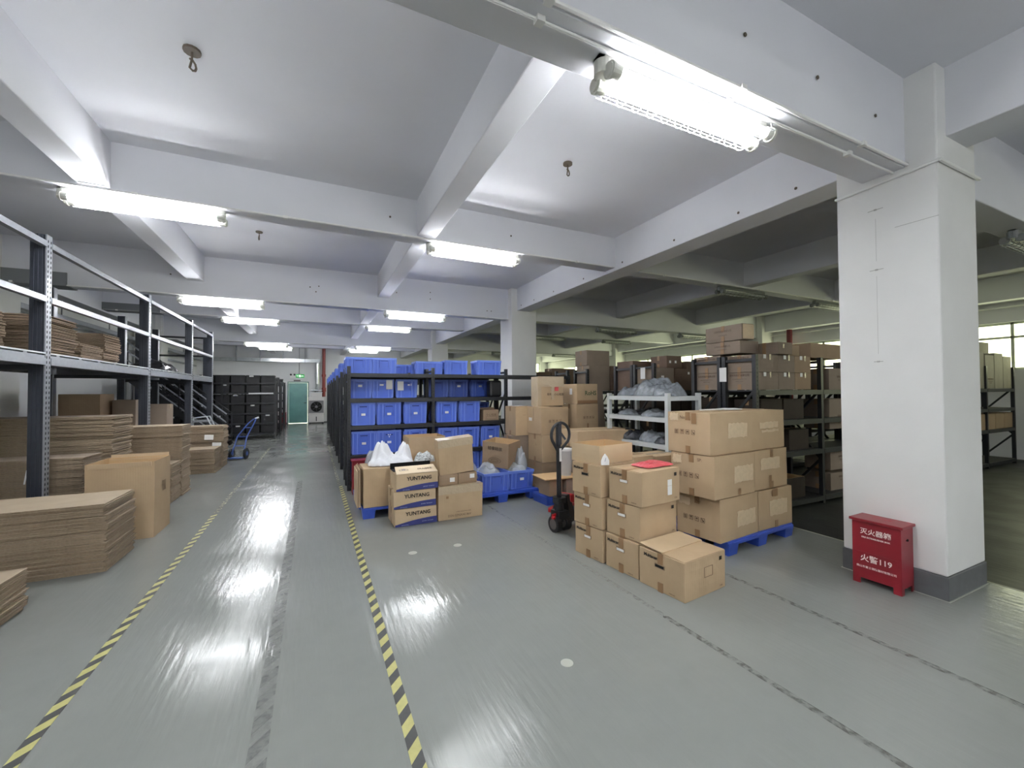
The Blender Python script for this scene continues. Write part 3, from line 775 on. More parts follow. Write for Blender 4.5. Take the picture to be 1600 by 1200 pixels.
# level with floor at .985 (second from the top)
G = 'blue totes on the racks'
pos = ['leftmost', 'second from the left', 'third from the left', 'fourth from the left', 'fifth from the left', 'sixth from the left']
for i, (x0, x1) in enumerate(((.49, .855), (.875, 1.252), (1.30, 1.67), (1.835, 2.19), (2.24, 2.614))):
    tote('blue plastic tote on the middle shelf of the front rack, %s' % pos[i], (x0+x1)/2, 7.06, .985, x1-x0-.012, .44, .362, group=G, m=BLUE if i % 2 else BLUEL, sticker=[('tag', 0, .17)] if i != 4 else None)
for i, (x0, x1) in enumerate(((.495, .87), (.877, 1.252), (1.30, 1.67), (1.86, 2.20), (2.215, 2.60), (2.64, 2.99))):
    tote('blue plastic tote on the lower middle shelf of the front rack, %s' % pos[i], (x0+x1)/2, 7.06, .535, x1-x0-.015, .44, .36, group=G, m=BLUEL if i % 2 else BLUE, sticker=[('tag', 0, .17)]+([('v', 0, .27)] if i == 1 else []))
for i, (x0, x1) in enumerate(((.49, .84), (.87, 1.24), (1.29, 1.66), (1.87, 2.2), (2.22, 2.6), (2.62, 2.98))):
    tote('blue plastic tote on the bottom shelf of the front rack, %s' % pos[i], (x0+x1)/2, 7.06, .12, x1-x0-.015, .44, .35, group=G, sticker=[('tag', 0, .17)])
tote('shaded blue tote with a white sticker on the top shelf inside the front rack, leftmost', .64, 7.16, 1.405, .34, .3, .31, group=G, m=BLUE, sticker=[('tag', .0, .2)])
tote('shaded blue tote with a hanging paper card on the top shelf, second from the left', .99, 7.16, 1.405, .33, .3, .31, group=G, m=BLUE, sticker=[('tag', -.02, .22), ('card', .1, .22)])
tote('shaded blue tote with a paper card on the top shelf, third from the left', 1.37, 7.16, 1.405, .33, .3, .31, group=G, m=BLUE, sticker=[('tag', .05, .22), ('card', -.1, .2)])
for i, x in enumerate((.67, 1.05, 1.44, 2.0, 2.38, 2.8)):
    for li, z in enumerate((.12, .535, .985, 1.405)):
        if z == 1.405 and i in (0, 1): continue
        tote('shadowed blue tote in the second rack, %s shelf, %s' % (['bottom', 'lower middle', 'upper middle', 'top'][li], pos[i]), x, 7.52, z, .345, .42, .32, group='shadowed totes in the second rack', m=BLUE, sticker=[('tag', 0, .2)] if z > 1.3 and i > 3 else None)
# small cartons and dark parts in the right bay
carton('small printed brown carton on the middle shelf at the right end of the tote rack', (2.70, 6.9), 0, .3, .24, .19, .985, K3, marks=[('text', 'F', 0, .1, '小心轻放', .05, INKB), ('frame', 'F', 0, .05, .2, .05, INKB)])
carton('small open carton beside the totes on the middle shelf of the front rack', (2.66, 7.16), 0, .36, .12, .22, .985, K3, open_=True)
t = thing('black_bag', 'black bag on the top shelf at the right end of the tote rack', 'bag', (2.95, 7.0, 1.405))
b = MB(); b.box(-.12, -.1, 0, .12, .1, .3); obj('bag_body', b.mesh('bag_body', BLACKP), t, bevel=.04)
# totes on top of the block
tt = [(.35, .755, 1.80, .27), (.755, 1.14, 1.80, .27)]
for i, (x0, x1, z, h) in enumerate(tt):
    tote('blue tote on top of the rack block near its left corner, %s of the pair' % ('left' if i == 0 else 'right'), (x0+x1)/2+.08, 7.35, z, .385, .5, h, group=G, m=BLUEL)
tote('blue tote on top of the racks holding a white film bag', 1.85, 7.55, 1.80, .48, .36, .25, group=G, m=BLUEL)
tote('blue tote on top of the racks left of the white pillar', 2.31, 7.4, 1.80, .41, .34, .27, group=G, m=BLUEL)
tote('blue tote on top of the racks directly in front of the white pillar', 2.87, 7.2, 1.80, .46, .34, .27, group=G, m=BLUEL)
for i in range(6):
    y = 8.76+i*1.93
    for j, x in enumerate((.62, 1.02, 1.55, 1.95, 2.45)):
        if (i, j) in ((0, 4), (1, 3), (2, 1)): continue
        for s in range(1):
            tote('blue tote on top of the %s rack row, %s from the aisle' % (od[i], nth(j+1)), x, y+.4, 1.80+s*.29, .37, .6, .28, group='blue totes on the rows behind', m=BLUEL)

# ---- black racks at far left
XB = (-4.15, -2.68, -1.22)
LB = [.2, .53, .86, 1.19, 1.52, 1.84]
for i, y in enumerate((15.75, 17.75, 19.75)):
    rack('storage_rack', 'black steel rack of black bins by the far aisle, %s row from the front' % ['first', 'second', 'third'][i], XB, y, y+.95, LB, 1.95, 'black bin racks', side_at=(2,), sm=BLACKM, bh=.04)
def bin_(label, x, y, z, w, d, h, st, group):
    t = thing('black_bin', label, 'bin', (x, y, z), 0, group)
    b = MB(); b.box(-w/2*.95, -d/2*.95, 0, w/2*.95, d/2*.95, h-.03); b.box(-w/2, -d/2, h-.03, w/2, d/2, h); b.box(-.05, -d/2-.004, h-.08, .05, -d/2+.01, h-.05)
    obj('body', b.mesh('body', BLACKP), t, bevel=.01)
    if st: obj('paper_tag', rect_mesh(.12*st, .045, PAPER), t, (random.uniform(-.08, .08), -d/2-.006, h-.03), (PI/2, 0, 0))
    return t
shn = ['bottom shelf', 'second shelf up', 'third shelf up', 'fourth shelf up', 'fifth shelf up', 'top of the rack']
for li, z in enumerate(LB):
    for j in range(7):
        x = -3.92+j*.415
        st = 1 if (li*7+j) % 3 == 1 else 0
        if li == 4 and j in (5, 6): st = 0
        bin_('black bin, %s, %s of the front black rack' % (['leftmost', '2nd from the left', '3rd from the left', 'middle one', '3rd from the right', '2nd from the right', 'rightmost'][j], shn[li]), x, 16.05, z, .39, .5, .27 if li < 5 else .24, st, 'black bins at the far aisle')
for i, y in enumerate((18.05, 20.05)):
    for j in range(4):
        bin_('black bin on top of the %s black rack, %s from the aisle' % (['second', 'third'][i], nth(j+1)), -1.45-j*.42, y, 1.84, .39, .5, .24, 0, 'black bins on the rows behind')
b = MB(); b.box(-.7, 0, -.02, .0, .01, .02)
tag(obj('label_strip', b.mesh('label_strip', PAPER), None, (-1.26, 15.735, 1.49)), 'long white label strip on a shelf edge of the black bin rack', 'label')

# ---- heavy rack along the left side
def long_rack():
    t = thing('pallet_rack', 'tall grey steel rack along the left side with long rails and flattened cartons on it', 'rack', (-2.4, 5.68, 0))
    ys_ = [2.9, 5.68, 8.46, 11.0, 12.96]; tops = 3.08
    for xi, x in enumerate((-2.4, -3.5)):
        for y in ys_:
            b = MB(); b.box(x+2.4-.125, y-5.68-.035, 0, x+2.4-.012, y-5.68+.035, tops)
            for q in (-.1, -.07, -.04): b.box(x+2.4+q-.006, y-5.68-.04, 0, x+2.4+q+.006, y-5.68+.04, tops)
            o = obj('post', b.mesh('post', SLATE), t)
            f = MB(); f.box(x+2.4-.012, y-5.68-.045, 0, x+2.4, y-5.68+.045, tops); obj('perforated_face', f.mesh('perforated_face', GALV), o, label='grey perforated face of the post')
            if xi == 0:
                h = MB(); z = .05
                while z < tops-.05:
                    for s in (-1, 1): h.add([(x+2.4+.0008, y-5.68+s*.024-.009, z), (x+2.4+.0008, y-5.68+s*.024+.007, z+.004), (x+2.4+.0008, y-5.68+s*.024+.007, z+.03), (x+2.4+.0008, y-5.68+s*.024-.009, z+.026)], [(0,1,2,3)])
                    z += .05
                obj('slot_holes', h.mesh('slot_holes', HOLE), o, label='rows of dark slots')
    for y in ys_:
        b = MB(); b.box(-1.1, y-5.68-.02, 1.74, -.125, y-5.68+.02, 1.79); obj('cross_tie', b.mesh('cross_tie', SLATE), t)
    for y0, y1 in zip(ys_[:-1], ys_[1:]):
        a, c = y0-5.68+.045, y1-5.68-.045
        for z in (2.985, 2.44):
            b = MB(); b.box(-.045, a, z-.028, .006, c, z+.028); obj('rail', b.mesh('rail', GALV), t)
        for x in (-.03, -1.13):
            b = MB(); b.box(x-.025, a, 1.79, x+.035, c, 1.86); b.box(x-.025, a, 1.86, x+.025, c, 1.885)
            bb = obj('shelf_beam', b.mesh('shelf_beam', GALV), t)
            l = MB(); l.box(x-.03, a, 1.898, x+.03, c, 1.912); obj('top_lip', l.mesh('top_lip', GALVL), bb, label='bright upper lip of the shelf beam')
            n = int((c-a)/.42); h = MB()
            for i in range(n): yy = a+.15+i*(c-a)/n; h.box(x-.02, yy-.04, 1.884, x+.026, yy+.02, 1.9)
            obj('deck_clip', h.mesh('deck_clip', GALV), bb)
        b = MB(); b.box(-1.12, a, 1.885, -.06, c, 1.9); obj('deck', b.mesh('deck', SLATE), t)
    return t
long_rack()

# ---- stair and platform behind the long rack
t = thing('steel_stair', 'dark steel stair with sloping handrails behind the far end of the left rack', 'stair', (-2.3, 13.6, 0))
def sbar(nm, p, q, w, h, m=SLATE, par=None):
    b = MB(); b.bar(p, q, w, h); return obj(nm, b.mesh(nm, m), par or t)
for y in (0, .75):
    sbar('stringer', (.1, y, .02), (-2.0, y, 1.93), .04, .16, BLACK)
    for dz in (.15, .42, .65, .88): sbar('handrail', (.1, y, .05+dz), (-2.0, y, 1.93+dz), .035, .03, GALV if y == 0 else BLACK)
    for s in (0, .5, 1): sbar('rail_post', (.1-2.1*s, y, .02+1.91*s), (.1-2.1*s, y, .02+1.91*s+.87), .035, .035, BLACK)
for i in range(9):
    s = (i+.5)/9; b = MB(); b.box(.1-2.1*s-.12, 0, .05+1.9*s, .1-2.1*s+.12, .75, .08+1.9*s); obj('step', b.mesh('step', BLACK), t)
t = thing('steel_platform', 'dark steel platform frame with two guard rails behind the left rack', 'platform', (-4.35, 14.5, 0))
for x in (0, 1.5):
    for y in ((0, 1.0) if x == 0 else (0,)):
        b = MB(); b.box(x-.06, y-.05, 0, x+.06, y+.05, 3.15 if x == 0 else 3.1); obj('post', b.mesh('post', SLATE), t)
for z in (1.9, 2.56, 3.08):
    sbar('guard_rail', (0, 0, z), (1.5, 0, z), .04, .05 if z > 2 else .1, BLACK, t)
b = MB(); b.box(0, 0, 1.93, 1.5, 1.0, 1.97); obj('deck', b.mesh('deck', BLACK), t)

# ---- racks of the storage bay on the right
XR1 = [4.77, 6.1, 7.43, 8.76, 10.09, 11.42, 12.75]
LR = [.1, .72, 1.12, 1.5]
SR = 'black racks of the storage bay'
def srack(y0, y1, label, xs=XR1): return rack('storage_rack', label, xs, y0, y1, LR, 1.93, SR, sides=False)
srack(3.22, 3.68, 'black rack nearest the pillar in the storage bay, loaded with printed cartons')
srack(3.70, 4.16, 'black rack directly behind the nearest storage bay rack', XR1[:5])
srack(4.87, 5.34, 'black rack of the second double row in the storage bay, front side', XR1[:5])
srack(5.36, 5.83, 'black rack of the second double row in the storage bay, rear side', XR1[:5])
srack(6.62, 7.09, 'black rack of the third row in the storage bay', XR1[:5])
srack(9.3, 9.76, 'black rack of the fourth row in the storage bay', XR1[:5])

# ---- light grey open shelf
t = thing('light_grey_shelf', 'light grey steel shelf holding bagged parts in front of the dark racks', 'shelf', (4.11, 4.3, 0))
WX0, WX1, WY0, WY1 = 3.85-4.11, 4.37-4.11, 3.73-4.3, 4.83-4.3
for x in (WX0, WX1):
    for y in (WY0, WY1):
        b = MB(); b.box(x-.025, y-.025, 0, x+.025, y+.025, 1.47); obj('post', b.mesh('post', SILVER), t)
WL = (.5, .835, 1.165, 1.43)
for z in WL:
    for x in (WX0, WX1):
        b = MB(); b.box(x-.02, WY0+.025, z-.055, x+.02, WY1-.025, z-.0); obj('beam', b.mesh('beam', SILVER), t)
    for y in (WY0, WY1):
        b = MB(); b.box(WX0+.025, y-.02, z-.055, WX1-.025, y+.02, z-.0); obj('beam', b.mesh('beam', SILVER), t)
    b = MB(); b.box(WX0+.02, WY0+.02, z-.015, WX1-.02, WY1-.02, z-.002); obj('shelf', b.mesh('shelf', SILVER), t)
# ================================================================ pallets
def pallet(label, n, ang, w, d, h=.13, m=BLUEP, group='blue plastic pallets'):
    cx, cy = grid_pos(n[0], n[1], ang, w, d)
    t = thing('plastic_pallet', label, 'pallet', (cx, cy, 0), R(ang), group)
    b = MB(); b.box(-w/2, -d/2, h-.035, w/2, d/2, h-.012)
    for i in range(9):
        y = -d/2+(i+.5)*d/9; b.box(-w/2, y-d/24, h-.014, w/2, y+d/24, h)
    obj('deck', b.mesh('deck', m), t, bevel=.003)
    for i in (-1, 0, 1):
        for j in (-1, 0, 1):
            fx, fy = .075, .075
            x = i*(w/2-fx); y = j*(d/2-fy)
            b = MB(); b.add([(x-fx*.85, y-fy*.85, 0), (x+fx*.85, y-fy*.85, 0), (x+fx*.85, y+fy*.85, 0), (x-fx*.85, y+fy*.85, 0), (x-fx, y-fy, h-.03), (x+fx, y-fy, h-.03), (x+fx, y+fy, h-.03), (x-fx, y+fy, h-.03)],
                            [(0,3,2,1), (4,5,6,7), (0,1,5,4), (1,2,6,5), (2,3,7,6), (3,0,4,7)])
            obj('foot', b.mesh('foot', m), t)
    return t
# ================================================================ archive cartons by the aisle
AW, AD, AH = .475, .355, .278
def archive(label, n, ang, z0, w=AW, d=AD, h=AH, hole='white', open_top=False, extra=()):
    t = carton(label, n, ang, w, d, h, z0, K1, name='archive_carton', group='archive cartons with hand holes', tape=not open_top, flaps=not open_top,
        marks=[('text', 'L', -.085, h-.045, 'Multiscan', .034, INK, .0012), ('text', 'F', .17, h-.05, '▇', .032, INK), ('text', 'F', .175, .03, 'CTN', .016, INKB), ('text', 'L', .1, .025, 'multiscan', .014, INKB)]+list(extra))
    loc, rot = face_xf('L', w, d, h, -.005, h*.66, .008)
    b = MB(); s = .042; g = .013
    for q in range(12): pass
    b.box(-s, -g, -.004, s, g, .002)
    obj('hand_hole', b.mesh('hand_hole', PAPER if hole == 'white' else HOLE), t, loc, rot, label='hand hole showing pale contents' if hole == 'white' else 'dark hand hole')
    r = MB()
    for p, q in (((-s, -g), (s, -g)), ((s, -g), (s, g)), ((s, g), (-s, g)), ((-s, g), (-s, -g))): r.bar((p[0], p[1], 0), (q[0], q[1], 0), .005, .006)
    obj('hole_edge', r.mesh('hole_edge', K3), t, loc, rot)
    b = MB(); b.box(-w/2-.011, -.022, h-.08, -w/2-.004, .022, h); obj('packing_tape', b.mesh('packing_tape', TAPEM), t, label='strip of brown tape')
    b = MB(); b.box(-w/2-.011, -.022, 0, -w/2-.004, .022, .07); obj('tape_end', b.mesh('tape_end', TAPEM), t, label='short end of brown tape')
    return t
archive('archive carton on the floor at the near end of the row, its flap lifted', (2.352, 2.142), 6.5, 0, .49, .405, .285, 'dark', True, extra=[('frame', 'F', .02, .17, .1, .075, INKB)])
# loosely folded top flaps of the near carton
t = bpy.data.objects.new('x', None)
cx, cy = grid_pos(2.352, 2.142, 6.5, .49, .405)
for tr in [o for o in COL.objects if o.name.startswith('archive_carton')][-1:]:
    b = MB(); b.box(-.24, -.2, 0, .24, .0, .007); obj('top_flap', b.mesh('top_flap', K1), tr, (0, 0, .281), (R(1.5), 0, 0))
    b = MB(); b.box(-.243, 0, 0, .243, .215, .007); obj('top_flap', b.mesh('top_flap', K2), tr, (0, -.012, .288), (R(3.5), 0, 0))
archive('archive carton on the floor in the middle of the row', (2.315, 2.565), 7, 0)
archive('archive carton on the floor at the far end of the row', (2.262, 2.945), 8, 0)
archive('archive carton in the second layer nearest the camera', (2.338, 2.57), 8, .285)
archive('archive carton in the second layer at the far end', (2.262, 2.955), 9, .283)
archive('archive carton on top with two white labels under the red bag', (2.345, 2.55), 7, .567, extra=[('rect', 'F', .095, .165, .055, .05, PAPER), ('rect', 'F', .095, .1, .055, .075, PAPER), ('text', 'F', .095, .165, '38 25', .015, INK), ('text', 'F', .095, .1, '19 85', .022, INK)])
archive('archive carton in the top layer at the far end, beneath the open carton', (2.255, 2.96), 10, .564, hole='dark')
carton('open empty carton with raised walls on top of the archive stack', (2.275, 3.0), 9, .44, .36, .165, .845, K2, open_=True)
# red folded film and small white tag on the near top carton
def blob(name, label, cat, loc, w, d, h, m, seed=0, n=26, amp=.25, freq=6, rz=0, group=None, ex=2.6, parent=None, peaks=None):
    b = MB()
    vs = []; fs = []
    for j in range(n+1):
        for i in range(n+1):
            u, v = i/n*2-1, j/n*2-1
            r = max(abs(u), abs(v)); rr = min(1, (abs(u)**ex+abs(v)**ex)**(1/ex))
            prof = max(0, 1-rr**2.2)**.55
            q = noise.noise(Vector((u*freq*.28+seed*7.7, v*freq*.28, seed)))*.55+.5+.16*noise.noise(Vector((u*freq*.9+seed, v*freq*.9, seed)))
            z = h*prof*(1-amp+amp*2*q) if prof > 0 else 0
            if peaks:
                z *= 1+.5*noise.noise(Vector((u*5, v*5, seed+3)))
                for px, py, ph, pr in peaks:
                    dd = ((u-px)**2+(v-py)**2)/(pr*pr); z += ph*max(0, 1-dd*(1+.7*noise.noise(Vector((u*4+px*9, v*4, 7)))))**1.4*(1+.25*math.sin(math.atan2(v-py, u-px)*5+px*4))*(1 if prof > 0 else 0)
            sc_ = 1.0 if rr < 1 else 1/((abs(u)**ex+abs(v)**ex)**(1/ex))
            ww = 1+.06*noise.noise(Vector((u*3, v*3, seed)))
            vs.append((u*sc_*w/2*ww, v*sc_*d/2*ww, z+.002))
    for j in range(n):
        for i in range(n): a = j*(n+1)+i; fs.append((a, a+1, a+n+2, a+n+1))
    N = len(vs); vs += [(x, y, 0) for x, y, z in vs]
    ring = [i for i in range(n+1)]+[(j*(n+1)+n) for j in range(1, n+1)]+[n*(n+1)+i for i in range(n-1, -1, -1)]+[j*(n+1) for j in range(n-1, 0, -1)]
    for p, q in zip(ring, ring[1:]+ring[:1]): fs.append((p, N+p, N+q, q))
    fs += [tuple(x+N for x in reversed(f)) for f in list(fs) if max(f) < N]
    b.add(vs, fs)
    me = b.mesh(name, m, smooth=True)
    o = obj(name, me, parent, loc, (0, 0, rz))
    if not parent: tag(o, label, cat, group)
    return o
blob('plastic_bag', 'folded bright red plastic bag lying on the top archive carton', 'bag', (2.66, 2.76, .853), .34, .2, .03, PINK, 3, amp=.35, freq=12, rz=R(6), ex=9)
b = MB()
pts = [(-.035, 0), (.035, 0), (.036, .04), (.02, .075), (0, .1), (-.022, .072), (-.037, .035)]
b.add([(x, -.008, z) for x, z in pts]+[(x*.9, .012, z*.95) for x, z in pts], [tuple(range(7)), tuple(range(13, 6, -1))]+[(i, 7+i, 7+(i+1) % 7, (i+1) % 7) for i in range(7)])
o = obj('paper_cone', b.mesh('paper_cone', PAPER), None, (2.30, 2.955, .85), (0, 0, R(-20))); tag(o, 'small white pointed paper tag with a pen stroke standing between the top archive cartons', 'paper')
o2 = obj('pen_stroke', text_mesh('/', .045, INKN), o, (0, -.011, .045), (PI/2, 0, 0))

# ================================================================ big cartons on the blue pallet
pallet('blue plastic pallet under the large taped cartons beside the pillar', (3.36, 2.56), 4.5, 1.1, .8, .125)
BW = .60
def big(label, n, ang, z0, w, d, h, marks, seam='x'):
    return carton(label, n, ang, w, d, h, z0, K1, marks=marks, group='large cartons on the pallet by the pillar', name='large_carton', seam=seam)
ic = lambda v: ('icons', 'L', -.03, v, .035, INKB)
big('large carton on the pallet, bottom front left with a crushed dark corner', (3.27, 2.575), 6, .125, .62, .45, .39, [('scar', 'F', .1, .18, .3, .14, SCAR), ic(.17), ('scar', 'L', -.13, .32, .12, .07, SCAR), ('text', 'L', .02, .34, 'No:', .035, INKB)])
big('large carton on the pallet, bottom right', (3.905, 2.64), 3, .125, .57, .45, .385, [('scar', 'F', .03, .2, .3, .15, SCAR), ('rect', 'F', -.05, .35, .05, .07, TAPEM)], 'y')
big('large carton in the middle layer on the left, patched with torn paper', (3.2, 2.57), 5, .52, .63, .46, .385, [('scar', 'F', .12, .2, .3, .15, SCAR), ('rect', 'F', .05, .035, .035, .06, TAPEM), ic(.19), ('scar', 'L', -.15, .33, .1, .08, SCAR), ('text', 'L', .09, .34, 'SP:', .04, INKB)])
big('large carton in the middle layer on the right with a pale paper strip', (3.85, 2.64), 4, .52, .57, .45, .385, [('scar', 'F', -.03, .25, .33, .11, SCAR), ('rect', 'F', -.03, .07, .035, .12, TAPEM)], 'y')
big('large carton on top of the pallet at the left, with a blank pale patch', (3.19, 2.60), 4, .91, .63, .46, .385, [('scar', 'F', .08, .215, .3, .135, SCAR), ic(.2), ('text', 'L', -.05, .335, 'No:', .045, INKB), ('scar', 'L', -.15, .34, .1, .07, SCAR), ('rect', 'L', .07, .33, .05, .1, TAPEM)])
big('large carton on top of the pallet at the right, with a ragged printed strip', (3.83, 2.655), 5, .91, .60, .45, .385, [('scar', 'F', .0, .24, .33, .06, SCAR), ('scar', 'F', .02, .18, .3, .025, SCAR)])
b = MB(); b.box(-.16, -.012, 0, .16, .012, .012); b.box(.05, -.02, 0, .12, .02, .01)
tag(obj('paper_roll', b.mesh('paper_roll', PAPER), None, (3.58, 2.9, 1.302), (0, 0, R(3))), 'white folded papers lying on the top left large carton', 'paper')
blob('paper_sheet', 'x', 'paper', (3.9, 2.95, 1.302), .3, .2, .01, PAPER, 5)['label'] = 'pale paper sheet lying on the top of the pallet stack'

# ================================================================ cartons between the archive stack and the shelf
carton('carton behind the archive stack beside the big cartons, left of the two', (3.12, 3.5), 3, .28, .35, .36, .42, K1, tape=True)
carton('carton with a clear taped corner touching the large cartons at their left', (3.41, 3.48), 2, .38, .35, .35, .42, K1, tapem=TAPES, marks=[('text', 'F', .05, .12, '易碎', .06, INKB)])
carton('carton on the floor beneath the two cartons behind the archive stack', (3.12, 3.46), 2, .68, .4, .42, 0, K3)

# ================================================================ central packing area
YT = 4.73
def brand_box(label, x, y, z, ang, top=False):
    w, d, h = .475, .40 if not top else .36, .193
    mk = [('text', 'F', .02, .132, 'YUNTANG', .058, INK, .0012), ('text', 'F', .13, .035, 'power tweezer', .021, INKP), ('text', 'F', -.13, .016, 'www.yuntang', .014, INKP)]
    t = carton(label, (x, y), ang, w, d, h, z, K2, tape=not top, flaps=not top, marks=[], name='printed_carton', group='cartons with navy band', seam='x')
    # navy swoosh on the front
    b = MB(); n = 16; vs = []
    for i in range(n+1):
        u = i/n; hh = .022+.048*(1-(1-u)**2.0)
        vs += [(-w/2+w*u, 0, 0), (-w/2+w*u, 0, hh)]
    N = len(vs); vs += [(p[0], .0012, p[2]) for p in vs]
    fs = [(2*i, 2*i+2, 2*i+3, 2*i+1) for i in range(n)]+[(N+2*i, N+2*i+1, N+2*i+3, N+2*i+2) for i in range(n)]
    b.add(vs, fs); obj('navy_band', b.mesh('navy_band', INKN), t, (0, -d/2-.0085, .002), label='navy printed swoosh')
    for m_ in mk: mark(t, (m_[0], m_[1], m_[2], m_[3])+m_[4:], w, d+.004, h)
    return t
brand_box('brown carton with navy swoosh, bottom of the stack of three', .797, 4.73, 0, 1.5)
brand_box('brown carton with navy swoosh, middle of the stack of three', .785, 4.74, .196, 0)
tb = brand_box('open brown carton with navy swoosh and cream flap, top of the stack of three', .81, 4.73, .392, 1, True)
b = MB(); b.add([(-.235, -.18, 0), (.235, -.18, 0), (.225, -.02, .055), (-.225, -.02, .055), (-.235, -.18, -.004), (.235, -.18, -.004), (.225, -.02, .051), (-.225, -.02, .051)], [(0,1,2,3), (7,6,5,4), (0,4,5,1), (1,5,6,2), (2,6,7,3), (3,7,4,0)])
fl = obj('cream_flap', b.mesh('cream_flap', CREAM), tb, (0, 0, .195), label='cream flap printed FRAGILE')
a_ = math.atan2(.055, .16)
obj('printed_text', text_mesh('FRAGILE', .045, INKB), fl, (.1, -.11, .027), (a_, 0, 0), label='printed word FRAGILE')
obj('printed_logo', text_mesh('▭', .1, INKB), fl, (-.14, -.1, .03), (a_, 0, 0)); obj('printed_logo', text_mesh('W', .045, INKN), fl, (-.14, -.1, .03), (a_, 0, 0))
b = MB(); b.box(-.235, .0, .0, .235, .18, .004); b.box(-.24, .17, 0, .24, .18, .07); obj('dark_mouth', b.mesh('dark_mouth', HOLE), tb, (0, 0, .192), label='dark open mouth of the carton')  # near-black sheet painted as the shade inside the open mouth
big1 = carton('wide carton with crinkled clear tape on the floor right of the navy banded cartons', (1.292, 4.735), .3, .545, .42, .385, 0, K1, tape=False,
    marks=[('text', 'F', .03, .085, 'CHINA INDUSTRIAL PARK', .016, INKB), ('text', 'F', -.02, .045, 'DSN-SZNXAE 86V', .036, INKB), ('rect', 'F', -.17, .265, .03, .03, TAPEM)])
b = MB(); b.box(-.275, -.2185, .30, .275, -.212, .39); b.box(-.275, -.2185, .388, .275, -.1, .394); obj('clear_tape', b.mesh('clear_tape', TAPES), big1, label='wide shiny clear tape')
carton('small carton with white label on the wide taped carton, left one', (1.31, 4.79), 1, .235, .2, .12, .395, K3, tape=False, marks=[('rect', 'F', .045, .06, .06, .05, PAPER)])
carton('small carton with white label on the wide taped carton, right one', (1.55, 4.79), 1, .235, .2, .13, .395, K3, tape=False, marks=[('rect', 'F', .055, .085, .06, .05, PAPER)])
c_ = carton('upright carton with shiny taped flap leaning on top of the pile', (1.325, 4.80), 0, .425, .15, .42, .53, K1, tape=False, tilt=(R(6), R(-5)), name='cardboard_box')
b = MB(); b.box(-.216, -.088, .335, .216, -.082, .425); b.box(-.216, -.088, .42, .216, .06, .427); obj('clear_tape', b.mesh('clear_tape', TAPES), c_, label='shiny clear tape over the flap')
carton('narrow carton standing behind the two small labelled cartons', (1.56, 5.06), 0, .24, .12, .46, .395, K3, tape=False)
# left pallet with large carton and white bag
pallet('blue plastic pallet under the large plain carton at the left', (.5, 5.19), 1, 1.15, 1.1, .13)
cb = carton('large plain carton on the left pallet with the white plastic bag on it', (.515, 5.195), 1, .6, .46, .46, .13, K1, tape=False)
for i in range(5):
    pass
t = thing('flattened_carton', 'folded cardboard sheets standing against the left side of the large plain carton', 'cardboard', (.49, 5.45, .13))
for i in range(4):
    b = MB(); b.box(-.012*i-.008, -.2, 0, -.012*i, .24, .46-.01*i); obj('board_ply', b.mesh('board_ply', K2 if i % 2 else K3), t)
wb = blob('plastic_bag', 'white plastic bag with two raised handles on the large plain carton', 'bag', (.86, 5.40, .6), .56, .3, .1, BAGW, 2, 34, amp=.18, peaks=[(-.38, .1, .17, .5), (.62, .1, .16, .42)])
blob('clear_plastic_bag', 'small crumpled clear bag behind the white bag', 'bag', (.67, 5.6, .6), .2, .15, .14, BAGC, 9, 18, amp=.5)
carton('open carton standing on the left pallet behind the piles', (1.13, 5.62), 0, .5, .42, .36, .53, K1, open_=True, marks=[])
carton('carton under the open one on the left pallet', (1.10, 5.6), 0, .5, .44, .4, .13, K3)
cp = carton('shallow open carton full of small white parts', (1.14, 5.25), 2, .3, .3, .48, .13, K1, open_=True)
blob('small_parts', 'heap of small white and black plastic parts in the shallow carton', 'parts', (1.29, 5.42, .57), .27, .25, .13, mat('mixed_parts', (200, 204, 204), .4, noise_amt=.6, nscale=40, bump=1, bscale=60), 4, 26, amp=.6)
# right pallet with blue totes
pallet('blue plastic pallet carrying the two open blue totes', (1.74, 5.13), 2, 1.12, 1.0, .13)
tote('open blue tote full of clear bags on the pallet, left one', 2.23, 5.50, .13, .38, .56, .26, R(2), BLUEL, 'open blue totes on the pallet')
tote('open blue tote with a white sticker and clear bags on the pallet, right one', 2.62, 5.52, .13, .37, .56, .26, R(2), BLUEL, 'open blue totes on the pallet', sticker=[('tag', .0, .14)])
blob('clear_plastic_bag', 'clear bag of parts heaped in the left open tote', 'bag', (2.2, 5.46, .34), .32, .45, .12, BAGC, 11, 22, amp=.5)
blob('clear_plastic_bag', 'clear bag of parts in the right open tote', 'bag', (2.62, 5.42, .32), .3, .35, .12, BAGC, 12, 22, amp=.5)
blob('clear_plastic_bag', 'crumpled clear bag standing up at the right edge of the totes', 'bag', (2.74, 5.5, .37), .18, .2, .26, BAGC, 13, 22, amp=.5)
blob('clear_plastic_bag', 'clear bag hanging over the left edge of the open totes', 'bag', (1.98, 5.6, .3), .2, .4, .16, BAGC, 15, 18, amp=.5)
carton('open brown carton tilted on the blue totes, printed with four characters', (2.42, 5.27), -35, .0001+.43, .38, .36, .385, K3, open_=True, tilt=(R(-7), R(5)),
    marks=[('text', 'F', 0, 0, '', .01, INK)], name='open_carton')
_tc = [o for o in COL.objects if o.name.startswith('open_carton')][-1]
_tc.location = (2.50, 5.68, .415); _tc.rotation_euler = (R(3), R(4), R(-52))
for ch in list(_tc.children):
    if ch.name.startswith('printed_text'): bpy.data.objects.remove(ch)
loc, rot = face_xf('F', .43, .38, .36, 0, .27, .01); obj('printed_text', text_mesh('轻拿轻放', .06, INK), _tc, loc, rot)
